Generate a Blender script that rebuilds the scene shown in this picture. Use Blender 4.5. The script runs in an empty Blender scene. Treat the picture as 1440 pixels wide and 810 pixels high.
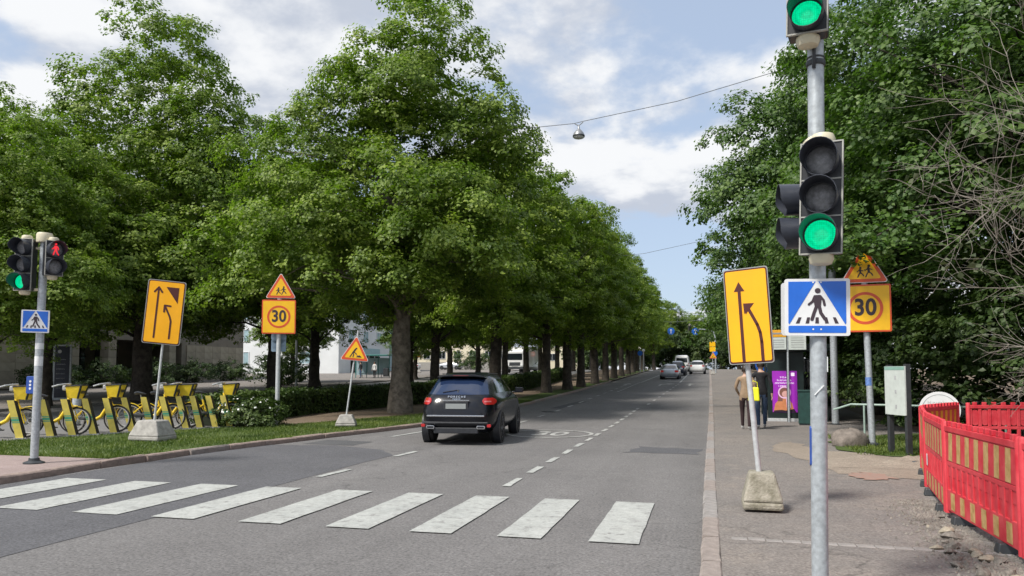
import bpy, math, random
import numpy as np
from mathutils import Vector, Matrix
R = math.radians
random.seed(7)
S = bpy.context.scene
COL = S.collection

# ---------------------------------------------------------------- camera, sky, sun, exposure
cd = bpy.data.cameras.new('camera')
cam = bpy.data.objects.new('camera', cd); COL.objects.link(cam)
F_PX = 1050.0
YAW = math.atan(272 / F_PX); PITCH = R(3.2)
cd.sensor_width = 36.0; cd.lens = F_PX / 1440 * 36
cd.shift_y = (120 - F_PX * math.tan(PITCH)) / 1440
cd.clip_start = 0.1; cd.clip_end = 6000
cam.location = (0, 0, 1.6)
cam.rotation_euler = (R(90) + PITCH, 0, YAW)
S.camera = cam

SUN = Vector((-0.50, -0.62, 1.0)).normalized()
EL = math.asin(SUN.z); AZ = math.atan2(SUN.x, SUN.y)
w = bpy.data.worlds.new('World'); S.world = w; w.use_nodes = True
nt = w.node_tree; nt.nodes.clear(); L = nt.links.new
def N(t, **k):
    n = nt.nodes.new(t)
    for a, b in k.items(): setattr(n, a, b)
    return n
def MATH(op, a, b=None, clamp=False):
    n = N('ShaderNodeMath', operation=op); n.use_clamp = clamp
    for i, v in enumerate((a, b)):
        if v is None: continue
        if isinstance(v, (int, float)): n.inputs[i].default_value = v
        else: L(v, n.inputs[i])
    return n.outputs[0]
sky = N('ShaderNodeTexSky', sky_type='NISHITA')
sky.sun_disc = False; sky.sun_elevation = EL; sky.sun_rotation = AZ
sky.air_density = 1.0; sky.dust_density = 1.2; sky.ozone_density = 1.5
SKY_STRENGTH = 0.145
tc = N('ShaderNodeTexCoord'); sp = N('ShaderNodeSeparateXYZ'); L(tc.outputs['Generated'], sp.inputs[0])
zc = MATH('ADD', MATH('MAXIMUM', sp.outputs[2], 0.0), 0.22)
cb = N('ShaderNodeCombineXYZ')
L(MATH('DIVIDE', sp.outputs[0], zc), cb.inputs[0]); L(MATH('DIVIDE', sp.outputs[1], zc), cb.inputs[1])
def cloud_noise(scale, off, detail, rough, dist=0.0):
    mp = N('ShaderNodeMapping'); L(cb.outputs[0], mp.inputs[0])
    mp.inputs['Location'].default_value = off
    nz = N('ShaderNodeTexNoise'); L(mp.outputs[0], nz.inputs['Vector'])
    nz.inputs['Scale'].default_value = scale; nz.inputs['Detail'].default_value = detail
    nz.inputs['Roughness'].default_value = rough; nz.inputs['Distortion'].default_value = dist
    return nz.outputs['Fac']
CO = (3.1, 1.7, 0.0)
n1 = cloud_noise(1.5, CO, 10, 0.55, 0.1)
n2 = cloud_noise(1.5, (CO[0] + 0.06, CO[1] - 0.12, 0.0), 10, 0.55, 0.1)
n3 = cloud_noise(0.55, (7.3, 2.2, 0.4), 4, 0.5)
cov = MATH('ADD', n1, MATH('MULTIPLY', MATH('SUBTRACT', n3, 0.5), 0.35))
mr = N('ShaderNodeMapRange', interpolation_type='SMOOTHSTEP'); L(cov, mr.inputs[0])
mr.inputs[1].default_value = 0.405; mr.inputs[2].default_value = 0.505
lit = N('ShaderNodeMapRange', interpolation_type='SMOOTHSTEP'); L(MATH('SUBTRACT', n1, n2), lit.inputs[0])
lit.inputs[1].default_value = -0.07; lit.inputs[2].default_value = 0.08
cm = N('ShaderNodeMix', data_type='RGBA'); L(lit.outputs[0], cm.inputs[0])
cm.inputs[6].default_value = (3.9, 4.25, 4.95, 1); cm.inputs[7].default_value = (6.5, 6.6, 6.75, 1)
hz = N('ShaderNodeMix', data_type='RGBA'); hz.inputs[0].default_value = 0.62; L(sky.outputs[0], hz.inputs[6]); hz.inputs[7].default_value = (4.2, 5.0, 6.3, 1)   # thin high haze
mx = N('ShaderNodeMix', data_type='RGBA'); L(mr.outputs[0], mx.inputs[0]); L(hz.outputs[2], mx.inputs[6]); L(cm.outputs[2], mx.inputs[7])
bg = N('ShaderNodeBackground'); L(mx.outputs[2], bg.inputs[0]); bg.inputs[1].default_value = SKY_STRENGTH
ow = N('ShaderNodeOutputWorld'); L(bg.outputs[0], ow.inputs[0])

sl = bpy.data.lights.new('sun', 'SUN'); sl.energy = 5.0; sl.angle = R(10); sl.color = (1.0, 0.95, 0.87)
so = bpy.data.objects.new('sun', sl); COL.objects.link(so)
so.rotation_euler = SUN.to_track_quat('Z', 'Y').to_euler(); so.location = SUN * 60

S.view_settings.view_transform = 'Standard'; S.view_settings.look = 'None'
S.view_settings.exposure = 0.0; S.view_settings.gamma = 1.0; S.view_settings.use_curve_mapping = False
S.render.engine = 'CYCLES'
S.cycles.use_denoising = True
S.cycles.max_bounces = 7; S.cycles.diffuse_bounces = 4; S.cycles.glossy_bounces = 3
S.cycles.transmission_bounces = 4; S.cycles.transparent_max_bounces = 8
S.cycles.use_adaptive_sampling = True; S.cycles.adaptive_threshold = 0.02

# ---------------------------------------------------------------- materials
MATS = {}
def new_mat(name):
    m = bpy.data.materials.new(name); m.use_nodes = True
    return m, m.node_tree.nodes, m.node_tree.links.new, m.node_tree.nodes['Principled BSDF']
def mat(name, col, rough=0.6, metal=0.0, var=0.12, scale=6.0, bump=0.0, bscale=None, emit=None, es=0.0,
        coat=0.0, spec=0.5, col2=None, detail=6, trans=0.0):
    if name in MATS: return MATS[name]
    m, n, l, p = new_mat(name)
    p.inputs['Roughness'].default_value = rough; p.inputs['Metallic'].default_value = metal
    p.inputs['Coat Weight'].default_value = coat; p.inputs['Specular IOR Level'].default_value = spec
    p.inputs['Coat Roughness'].default_value = 0.03
    p.inputs['Transmission Weight'].default_value = trans
    c = (*col, 1)
    if var > 0 or col2:
        t = n.new('ShaderNodeTexCoord'); z = n.new('ShaderNodeTexNoise'); l(t.outputs['Object'], z.inputs['Vector'])
        z.inputs['Scale'].default_value = scale; z.inputs['Detail'].default_value = detail; z.inputs['Roughness'].default_value = 0.62
        r = n.new('ShaderNodeValToRGB'); l(z.outputs['Fac'], r.inputs[0])
        r.color_ramp.elements[0].position = 0.33; r.color_ramp.elements[1].position = 0.68
        a = tuple(max(0, x * (1 - var)) for x in col); b = col2 if col2 else tuple(min(1, x * (1 + var)) for x in col)
        r.color_ramp.elements[0].color = (*a, 1); r.color_ramp.elements[1].color = (*b, 1)
        l(r.outputs[0], p.inputs['Base Color'])
        rr = n.new('ShaderNodeMapRange'); l(z.outputs['Fac'], rr.inputs[0])
        rr.inputs[3].default_value = min(1, rough * 1.15); rr.inputs[4].default_value = rough * 0.85
        l(rr.outputs[0], p.inputs['Roughness'])
        if bump > 0:
            z2 = z
            if bscale:
                z2 = n.new('ShaderNodeTexNoise'); l(t.outputs['Object'], z2.inputs['Vector'])
                z2.inputs['Scale'].default_value = bscale; z2.inputs['Detail'].default_value = 5
            b = n.new('ShaderNodeBump'); b.inputs['Strength'].default_value = bump; b.inputs['Distance'].default_value = 0.02
            l(z2.outputs['Fac'], b.inputs['Height']); l(b.outputs[0], p.inputs['Normal'])
    else:
        p.inputs['Base Color'].default_value = c
    if emit:
        p.inputs['Emission Color'].default_value = (*emit, 1); p.inputs['Emission Strength'].default_value = es
    MATS[name] = m
    return m

def ground_mat(name, c1, c2, c3, big=0.35, fine=60, bump=0.35, rough=0.9, speck=0.5, crack=False, wear=None, streak=0.0):
    """large patches (c1..c2), fine aggregate speckle, scattered c3 dust, optional cracks"""
    m, n, l, p = new_mat(name); MATS[name] = m
    t = n.new('ShaderNodeTexCoord')
    def noise(sc, det=6, ro=0.6, dis=0.0):
        z = n.new('ShaderNodeTexNoise'); l(t.outputs['Object'], z.inputs['Vector'])
        z.inputs['Scale'].default_value = sc; z.inputs['Detail'].default_value = det; z.inputs['Roughness'].default_value = ro
        z.inputs['Distortion'].default_value = dis
        return z.outputs['Fac']
    def mr_(x, a, b, c=0.0, d=1.0):
        q = n.new('ShaderNodeMapRange'); l(x, q.inputs[0])
        for i, v in zip((1, 2, 3, 4), (a, b, c, d)): q.inputs[i].default_value = v
        return q.outputs[0]
    def mixc(f, a, b, mode='MIX'):
        q = n.new('ShaderNodeMix'); q.data_type = 'RGBA'; q.blend_type = mode
        for i, v in ((0, f), (6, a), (7, b)):
            if isinstance(v, tuple): q.inputs[i].default_value = (*v, 1)
            elif isinstance(v, (int, float)): q.inputs[i].default_value = v
            else: l(v, q.inputs[i])
        return q.outputs[2]
    f1 = noise(big, 7, 0.65, 0.4)
    c = mixc(mr_(f1, 0.35, 0.65), c1, c2)
    f3 = noise(big * 2.7, 8, 0.7)
    c = mixc(mr_(f3, 0.55, 0.75, 0, 0.75), c, c3)
    f4 = noise(fine * .22, 5, 0.75)
    c = mixc(1.0, c, mixc(mr_(f4, .3, .7), (.86, .86, .86), (1.14, 1.14, 1.14)), 'MULTIPLY')
    f2 = noise(fine, 4, 0.75)
    g = mr_(f2, 0.3, 0.7, 1 - speck, 1 + speck)
    gg = n.new('ShaderNodeCombineColor')
    for i in range(3): l(g, gg.inputs[i])
    c = mixc(1.0, c, gg.outputs[0], 'MULTIPLY')
    if crack:
        v = n.new('ShaderNodeTexVoronoi'); v.feature = 'DISTANCE_TO_EDGE'; v.inputs['Scale'].default_value = 0.55
        wv = n.new('ShaderNodeVectorMath'); wv.operation = 'ADD'
        nz = n.new('ShaderNodeTexNoise'); l(t.outputs['Object'], nz.inputs['Vector']); nz.inputs['Scale'].default_value = 1.6; nz.inputs['Detail'].default_value = 6
        l(t.outputs['Object'], wv.inputs[0]); l(nz.outputs['Color'], wv.inputs[1]); l(wv.outputs[0], v.inputs['Vector'])
        k = mr_(v.outputs['Distance'], 0.0, 0.012, 0.6, 0.0)
        km = n.new('ShaderNodeMath'); km.operation = 'MULTIPLY'; l(k, km.inputs[0]); l(mr_(noise(0.22, 3), 0.45, 0.6), km.inputs[1])
        c = mixc(km.outputs[0], c, tuple(x * 0.35 for x in c1))
    if streak:                                       # lengthwise tracks polished or darkened by tyres
        mp_ = n.new('ShaderNodeMapping'); l(t.outputs['Object'], mp_.inputs[0]); mp_.inputs['Scale'].default_value = (1.15, 0.035, 1)
        zs = n.new('ShaderNodeTexNoise'); l(mp_.outputs[0], zs.inputs['Vector']); zs.inputs['Scale'].default_value = 1.0; zs.inputs['Detail'].default_value = 4
        q_ = mr_(zs.outputs['Fac'], 0.3, 0.7); c = mixc(1.0, c, mixc(q_, (1 - streak,) * 3, (1 + streak,) * 3), 'MULTIPLY')
        sp_ = mr_(noise(0.9, 5, 0.7), 0.66, 0.74, 0, 0.45); c = mixc(sp_, c, tuple(x * 0.6 for x in c1))
    if wear:
        wn = mr_(noise(7, 8, 0.72), 0.53, 0.66, 0, 0.8); c = mixc(wn, c, wear)
    l(c, p.inputs['Base Color'])
    p.inputs['Roughness'].default_value = rough; p.inputs['Specular IOR Level'].default_value = 0.3
    b = n.new('ShaderNodeBump'); b.inputs['Strength'].default_value = bump; b.inputs['Distance'].default_value = 0.012
    l(f2, b.inputs['Height']); l(b.outputs[0], p.inputs['Normal'])
    return m

def leaf_mat(name, dark, light, rough=0.5, transl=0.28, tcol=None):
    m, n, l, p = new_mat(name); MATS[name] = m
    g = n.new('ShaderNodeNewGeometry'); r = n.new('ShaderNodeValToRGB'); l(g.outputs['Random Per Island'], r.inputs[0])
    r.color_ramp.elements[0].color = (*dark, 1); r.color_ramp.elements[1].color = (*light, 1)
    t = n.new('ShaderNodeTexCoord'); z = n.new('ShaderNodeTexNoise'); l(t.outputs['Object'], z.inputs['Vector'])
    z.inputs['Scale'].default_value = 0.7; z.inputs['Detail'].default_value = 3
    h = n.new('ShaderNodeHueSaturation'); l(r.outputs[0], h.inputs['Color'])
    q = n.new('ShaderNodeMapRange'); l(z.outputs['Fac'], q.inputs[0]); q.inputs[1].default_value = 0.3; q.inputs[2].default_value = 0.7
    q.inputs[3].default_value = 0.72; q.inputs[4].default_value = 1.28; l(q.outputs[0], h.inputs['Value'])
    q2 = n.new('ShaderNodeMapRange'); l(z.outputs['Fac'], q2.inputs[0]); q2.inputs[1].default_value = 0.3; q2.inputs[2].default_value = 0.7
    q2.inputs[3].default_value = 0.515; q2.inputs[4].default_value = 0.485; l(q2.outputs[0], h.inputs['Hue'])
    l(h.outputs[0], p.inputs['Base Color']); p.inputs['Roughness'].default_value = rough; p.inputs['Specular IOR Level'].default_value = 0.35
    tr = n.new('ShaderNodeBsdfTranslucent'); hm = n.new('ShaderNodeMix'); hm.data_type = 'RGBA'; hm.blend_type = 'MULTIPLY'
    hm.inputs[0].default_value = 1; l(h.outputs[0], hm.inputs[6]); hm.inputs[7].default_value = (1.15, 1.5, 0.5, 1); l(hm.outputs[2], tr.inputs[0])
    ms = n.new('ShaderNodeMixShader'); ms.inputs[0].default_value = transl
    l(p.outputs[0], ms.inputs[1]); l(tr.outputs[0], ms.inputs[2]); l(ms.outputs[0], n['Material Output'].inputs[0])
    return m

ASPH = ground_mat('asphalt', (0.140, 0.135, 0.134), (0.168, 0.162, 0.160), (0.188, 0.181, 0.176), 0.3, 34, 0.45, 0.88, 0.55, crack=True, streak=0.09)
ASPH_NEW = ground_mat('asphalt_newer', (0.094, 0.094, 0.101), (0.112, 0.112, 0.12), (0.128, 0.127, 0.132), 0.5, 36, 0.45, 0.88, 0.5)
ASPH_DARK = ground_mat('asphalt_repair', (0.08, 0.081, 0.085), (0.10, 0.101, 0.104), (0.12, 0.12, 0.12), 0.8, 60, 0.3, 0.88, 0.4)
ASPH_L = ground_mat('asphalt_side', (0.16, 0.155, 0.155), (0.20, 0.195, 0.19), (0.22, 0.21, 0.2), 0.2, 30, 0.2, 0.9, 0.2)
PAVE = ground_mat('asphalt_pavement', (0.165, 0.154, 0.147), (0.215, 0.192, 0.174), (0.275, 0.237, 0.20), 0.45, 38, 0.45, 0.92, 0.45, crack=True)
SAND = ground_mat('sand', (0.24, 0.202, 0.165), (0.29, 0.245, 0.20), (0.19, 0.155, 0.125), 0.9, 40, 0.6, 0.95, 0.35)
REDPAVE = ground_mat('pavement_red', (0.27, 0.21, 0.195), (0.32, 0.25, 0.235), (0.34, 0.28, 0.26), 1.2, 40, 0.3, 0.9, 0.25)
SOIL = ground_mat('soil_path', (0.13, 0.095, 0.068), (0.19, 0.145, 0.105), (0.085, 0.085, 0.035), 0.6, 30, 0.5, 0.95, 0.4)
TURF = ground_mat('turf', (0.045, 0.075, 0.016), (0.075, 0.11, 0.025), (0.12, 0.115, 0.045), 0.7, 45, 0.6, 0.95, 0.45)
TERR = ground_mat('terrain', (0.07, 0.075, 0.04), (0.11, 0.10, 0.065), (0.13, 0.12, 0.09), 0.3, 25, 0.4, 0.95, 0.4)
PAINT = ground_mat('road_paint', (0.35, 0.36, 0.345), (0.42, 0.43, 0.41), (0.27, 0.27, 0.262), 1.1, 45, 0.25, 0.75, 0.16, wear=(0.17, 0.165, 0.16))
PAINT_OLD = ground_mat('road_paint_worn', (0.30, 0.30, 0.29), (0.45, 0.45, 0.43), (0.22, 0.22, 0.21), 1.6, 30, 0.25, 0.8, 0.25, wear=(0.16, 0.155, 0.15))
GRANITE_RED = mat('granite_kerb', (0.28, 0.215, 0.185), 0.85, var=0.22, scale=9, bump=0.4, bscale=60)
GRANITE_GREY = mat('granite_kerb_grey', (0.27, 0.252, 0.24), 0.85, var=0.2, scale=9, bump=0.4, bscale=60)
GRANITE_TAN = mat('granite_kerb_tan', (0.27, 0.232, 0.21), 0.85, var=0.2, scale=9, bump=0.4, bscale=60)
CONC = mat('concrete', (0.36, 0.345, 0.32), 0.9, var=0.25, scale=8, bump=0.5, bscale=45)
CONC_OLD = mat('concrete_mossy', (0.27, 0.25, 0.18), 0.92, var=0.35, scale=9, bump=0.6, bscale=40, col2=(0.38, 0.35, 0.29))
GALV = mat('galvanised_steel', (0.42, 0.455, 0.48), 0.5, 0.35, var=0.22, scale=22, bump=0.05)
GALV_L = mat('galvanised_pale', (0.55, 0.57, 0.58), 0.5, 0.3, var=0.15, scale=15)
DARKST = mat('dark_steel', (0.045, 0.05, 0.055), 0.5, 0.2, var=0.2, scale=8)
BLACK = mat('black_plastic', (0.024, 0.026, 0.031), 0.42, var=0.3, scale=10)
VISOR = mat('visor_plastic', (0.035, 0.04, 0.055), 0.38, var=0.25, scale=8)
CREAM = mat('cream_plastic', (0.62, 0.57, 0.42), 0.5, var=0.1, scale=8)
HEADGREY = mat('signal_case_edge', (0.38, 0.38, 0.35), 0.5, var=0.15, scale=8)
LENS_OFF = mat('lens_unlit', (0.26, 0.265, 0.28), 0.14, var=0.35, scale=30, bump=0.2, bscale=160)
LENS_GREEN = mat('lens_green', (0.0, 0.45, 0.25), 0.25, var=0.1, scale=40, emit=(0.0, 0.86, 0.36), es=0.95)
LENS_RED = mat('lens_red', (0.5, 0.02, 0.02), 0.25, var=0.1, scale=40, emit=(1.0, 0.02, 0.04), es=1.0)
for m_, e_ in ((LENS_GREEN, 0.95), (LENS_RED, 1.0)):        # grid of small bright points in the lit lens
    n_ = m_.node_tree.nodes; l_ = m_.node_tree.links.new; v_ = n_.new('ShaderNodeTexVoronoi'); v_.inputs['Scale'].default_value = 75; v_.inputs['Randomness'].default_value = 0.25
    l_(n_.new('ShaderNodeTexCoord').outputs['Object'], v_.inputs['Vector']); r_ = n_.new('ShaderNodeMapRange'); l_(v_.outputs['Distance'], r_.inputs[0])
    r_.inputs[1].default_value = 0.1; r_.inputs[2].default_value = 0.7; r_.inputs[3].default_value = e_ * 1.2; r_.inputs[4].default_value = e_ * 0.55
    l_(r_.outputs[0], n_['Principled BSDF'].inputs['Emission Strength'])
SG_BLUE = mat('sign_blue', (0.010, 0.13, 0.60), 0.4, var=0.1, scale=6, coat=0.3)
SG_WHITE = mat('sign_white', (0.72, 0.73, 0.74), 0.45, var=0.06, scale=6)
SG_BLACK = mat('sign_black', (0.045, 0.03, 0.04), 0.5, var=0.1)
SG_BROWN = mat('sign_dark_brown', (0.075, 0.014, 0.012), 0.5, var=0.1)
SG_YEL = mat('sign_yellow_orange', (0.95, 0.44, 0.002), 0.42, var=0.06, scale=3, coat=0.2)
SG_YEL2 = mat('sign_yellow', (0.93, 0.52, 0.006), 0.42, var=0.07, scale=3, coat=0.2)
SG_RED = mat('sign_red_orange', (0.66, 0.085, 0.022), 0.42, var=0.1, scale=4, coat=0.2)
SG_BACK = mat('sign_back', (0.35, 0.36, 0.36), 0.5, 0.3, var=0.1)
BLUEBOX = mat('button_blue', (0.025, 0.075, 0.32), 0.4, var=0.12)
BARK = mat('bark', (0.13, 0.11, 0.085), 0.95, var=0.45, scale=5, bump=1.0, bscale=14, col2=(0.24, 0.205, 0.165))
BARK_D = mat('bark_dark', (0.04, 0.033, 0.027), 0.95, var=0.4, scale=5, bump=1.0, bscale=14, col2=(0.085, 0.07, 0.056))
TWIG = mat('dead_twig', (0.25, 0.22, 0.185), 0.9, var=0.35, scale=6, col2=(0.38, 0.345, 0.295))
LEAF = leaf_mat('leaf_linden', (0.085, 0.140, 0.018), (0.220, 0.300, 0.046), transl=0.36)
LEAF_F = leaf_mat('leaf_linden_bright', (0.100, 0.158, 0.018), (0.245, 0.325, 0.048), transl=0.36)
LEAF_R = leaf_mat('leaf_maple', (0.048, 0.098, 0.024), (0.122, 0.195, 0.050), transl=0.32)
LEAF_S = leaf_mat('leaf_shrub', (0.030, 0.058, 0.016), (0.070, 0.110, 0.028), transl=0.2)
LEAF_H = leaf_mat('leaf_hedge', (0.032, 0.060, 0.014), (0.075, 0.115, 0.026), transl=0.2)
LEAF_DRY = leaf_mat('leaf_faded', (0.075, 0.095, 0.05), (0.13, 0.145, 0.085), transl=0.2)
PETAL = mat('petal_white', (0.75, 0.76, 0.72), 0.6, var=0.05)
BLADE = leaf_mat('grass_blade', (0.062, 0.108, 0.018), (0.15, 0.19, 0.042), transl=0.25)
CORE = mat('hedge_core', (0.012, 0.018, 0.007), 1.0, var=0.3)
GLASS_D = mat('dark_glass', (0.010, 0.013, 0.018), 0.06, var=0, spec=0.8)
GLASS_B = mat('rear_glass', (0.014, 0.026, 0.065), 0.05, var=0, spec=0.9)
CARBLACK = mat('paint_black', (0.004, 0.005, 0.009), 0.5, var=0.1, scale=3, coat=0.85, spec=0.08)
MATS['paint_black'].node_tree.nodes['Principled BSDF'].inputs['Coat Roughness'].default_value = 0.16
CARSILV = mat('paint_silver', (0.55, 0.58, 0.63), 0.3, 0.25, var=0.06, scale=3, coat=0.8)
CARWHITE = mat('paint_white', (0.74, 0.74, 0.73), 0.3, var=0.05, scale=3, coat=0.8)
CARBLUE = mat('paint_dark_blue', (0.02, 0.03, 0.06), 0.25, var=0.05, scale=3, coat=0.8)
TYRE = mat('tyre_rubber', (0.018, 0.018, 0.019), 0.8, var=0.25, scale=12)
RIM = mat('alloy_rim', (0.16, 0.165, 0.175), 0.35, 0.8, var=0.1)
CHROME = mat('chrome', (0.72, 0.73, 0.75), 0.16, 1.0, var=0.03)
TAILRED = mat('tail_lamp', (0.36, 0.010, 0.014), 0.12, var=0.1, scale=20, coat=1.0, emit=(1.0, 0.06, 0.04), es=0.10)
PLATE = mat('number_plate', (0.26, 0.28, 0.28), 0.5, var=0.05)
BIKEY = mat('bike_yellow', (0.88, 0.63, 0.04), 0.38, var=0.08, scale=6, coat=0.3)
DOCKY = mat('dock_yellow', (0.82, 0.66, 0.13), 0.42, var=0.12, scale=5, coat=0.2)
DOCKTEAL = mat('dock_teal', (0.10, 0.42, 0.26), 0.5, var=0.1)
DOCKSIDE = mat('dock_side', (0.03, 0.025, 0.02), 0.6, var=0.2)
GREYP = mat('grey_plastic', (0.40, 0.41, 0.42), 0.45, var=0.2, scale=12)
RIMW = mat('bike_rim', (0.55, 0.54, 0.52), 0.35, 0.4, var=0.1)
REDP = mat('barrier_red', (0.66, 0.018, 0.04), 0.55, var=0.22, scale=4.5, bump=0.12, bscale=9, col2=(0.66, 0.075, 0.09), detail=9)
BYEL = mat('barrier_yellow', (0.56, 0.33, 0.10), 0.6, var=0.35, scale=9, col2=(0.62, 0.42, 0.19), detail=9)
BYEL2 = mat('barrier_orange', (0.75, 0.36, 0.02), 0.45, var=0.15, scale=5)
STONE = mat('rubble', (0.17, 0.155, 0.135), 0.9, var=0.35, scale=5, bump=0.5, bscale=30, col2=(0.27, 0.245, 0.215))
ROCKM = mat('boulder', (0.17, 0.145, 0.125), 0.92, var=0.35, scale=7, bump=0.6, bscale=30)
GREENST = mat('dark_green_steel', (0.007, 0.017, 0.016), 0.45, var=0.2, scale=6)
TEALST = mat('teal_cabinet', (0.015, 0.055, 0.048), 0.5, var=0.25, scale=6)
PALEG = mat('pale_green_rail', (0.32, 0.42, 0.37), 0.5, var=0.12)
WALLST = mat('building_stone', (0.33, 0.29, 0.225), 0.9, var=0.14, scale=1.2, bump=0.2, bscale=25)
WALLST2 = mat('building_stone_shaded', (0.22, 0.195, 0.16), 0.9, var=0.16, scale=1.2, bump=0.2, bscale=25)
WALLCR = mat('render_cream', (0.66, 0.60, 0.46), 0.9, var=0.07, scale=0.6)
WALLWH = mat('render_white', (0.66, 0.68, 0.69), 0.85, var=0.06, scale=0.6)
WALLGL = mat('curtain_glass', (0.30, 0.42, 0.46), 0.15, var=0.12, scale=1.5)
ROOFM = mat('roof_metal', (0.12, 0.11, 0.11), 0.6, var=0.15)
SKIN = mat('skin', (0.48, 0.30, 0.22), 0.55, var=0.06)
HAIR = mat('hair_dark', (0.025, 0.016, 0.011), 0.5, var=0.3, scale=40)
BEIGE = mat('beige_jacket', (0.30, 0.21, 0.135), 0.9, var=0.12, scale=14)
CLOTHB = mat('black_cloth', (0.014, 0.014, 0.017), 0.9, var=0.3, scale=14)
MAROON = mat('dark_trousers', (0.035, 0.018, 0.02), 0.9, var=0.2, scale=14)
JEANS = mat('jeans', (0.045, 0.075, 0.14), 0.9, var=0.25, scale=18)
SHOEW = mat('white_shoe', (0.68, 0.68, 0.67), 0.6, var=0.08)
BAGY = mat('bag_yellow', (0.82, 0.80, 0.02), 0.5, var=0.08, scale=8)
ADPUR = mat('poster_purple', (0.25, 0.02, 0.33), 0.4, var=0.1, scale=3, emit=(0.36, 0.02, 0.50), es=0.34)
ADWHITE = mat('poster_white', (0.7, 0.6, 0.75), 0.5, var=0, emit=(0.9, 0.72, 0.95), es=0.5)
ADORANGE = mat('poster_orange', (0.42, 0.16, 0.07), 0.5, var=0.15, scale=9, emit=(0.55, 0.20, 0.08), es=0.35)
ADSKIN = mat('poster_skin', (0.5, 0.28, 0.25), 0.5, var=0.1, emit=(0.6, 0.3, 0.3), es=0.35)
ADHAIR = mat('poster_hair', (0.16, 0.07, 0.05), 0.5, var=0.15, emit=(0.2, 0.08, 0.07), es=0.35)
ADPINK = mat('poster_pale_pink', (0.62, 0.4, 0.55), 0.5, var=0.1, emit=(0.75, 0.45, 0.68), es=0.35)
ADDARK = mat('poster_dark', (0.02, 0.01, 0.02), 0.5, var=0)
LAMPW = mat('lamp_lit', (0.9, 0.88, 0.82), 0.3, var=0, emit=(1.0, 0.94, 0.82), es=2.5)
LAMPO = mat('lamp_opal', (0.72, 0.74, 0.74), 0.3, var=0.04)
LAMPDK = mat('lamp_aluminium', (0.30, 0.31, 0.32), 0.4, 0.6, var=0.15, scale=20)
WIRE = mat('wire', (0.16, 0.17, 0.18), 0.5, 0.3, var=0)
SPRAY = mat('spray_orange', (0.42, 0.235, 0.18), 0.9, var=0.25, scale=14, col2=(0.26, 0.21, 0.18))
STICK = mat('sticker_white', (0.72, 0.74, 0.75), 0.5, var=0.1, scale=20)
BOARDP = mat('board_paper', (0.55, 0.60, 0.57), 0.35, var=0.08, scale=10)
BOARDT = mat('board_teal', (0.25, 0.42, 0.36), 0.4, var=0.1)

# ---------------------------------------------------------------- geometry helpers
def zg(Y):
    """height of the street along its length: level here, a gentle climb, a crest"""
    if Y < 18: return 0.0
    if Y < 34: return 0.0235 * (Y - 18) ** 2 / 32
    if Y < 100: return 0.0235 * (Y - 26)
    if Y < 140: return 0.0235 * (74 + (Y - 100) - (Y - 100) ** 2 / 80)
    return 0.0235 * 94 - 0.0 * (Y - 140)

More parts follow.
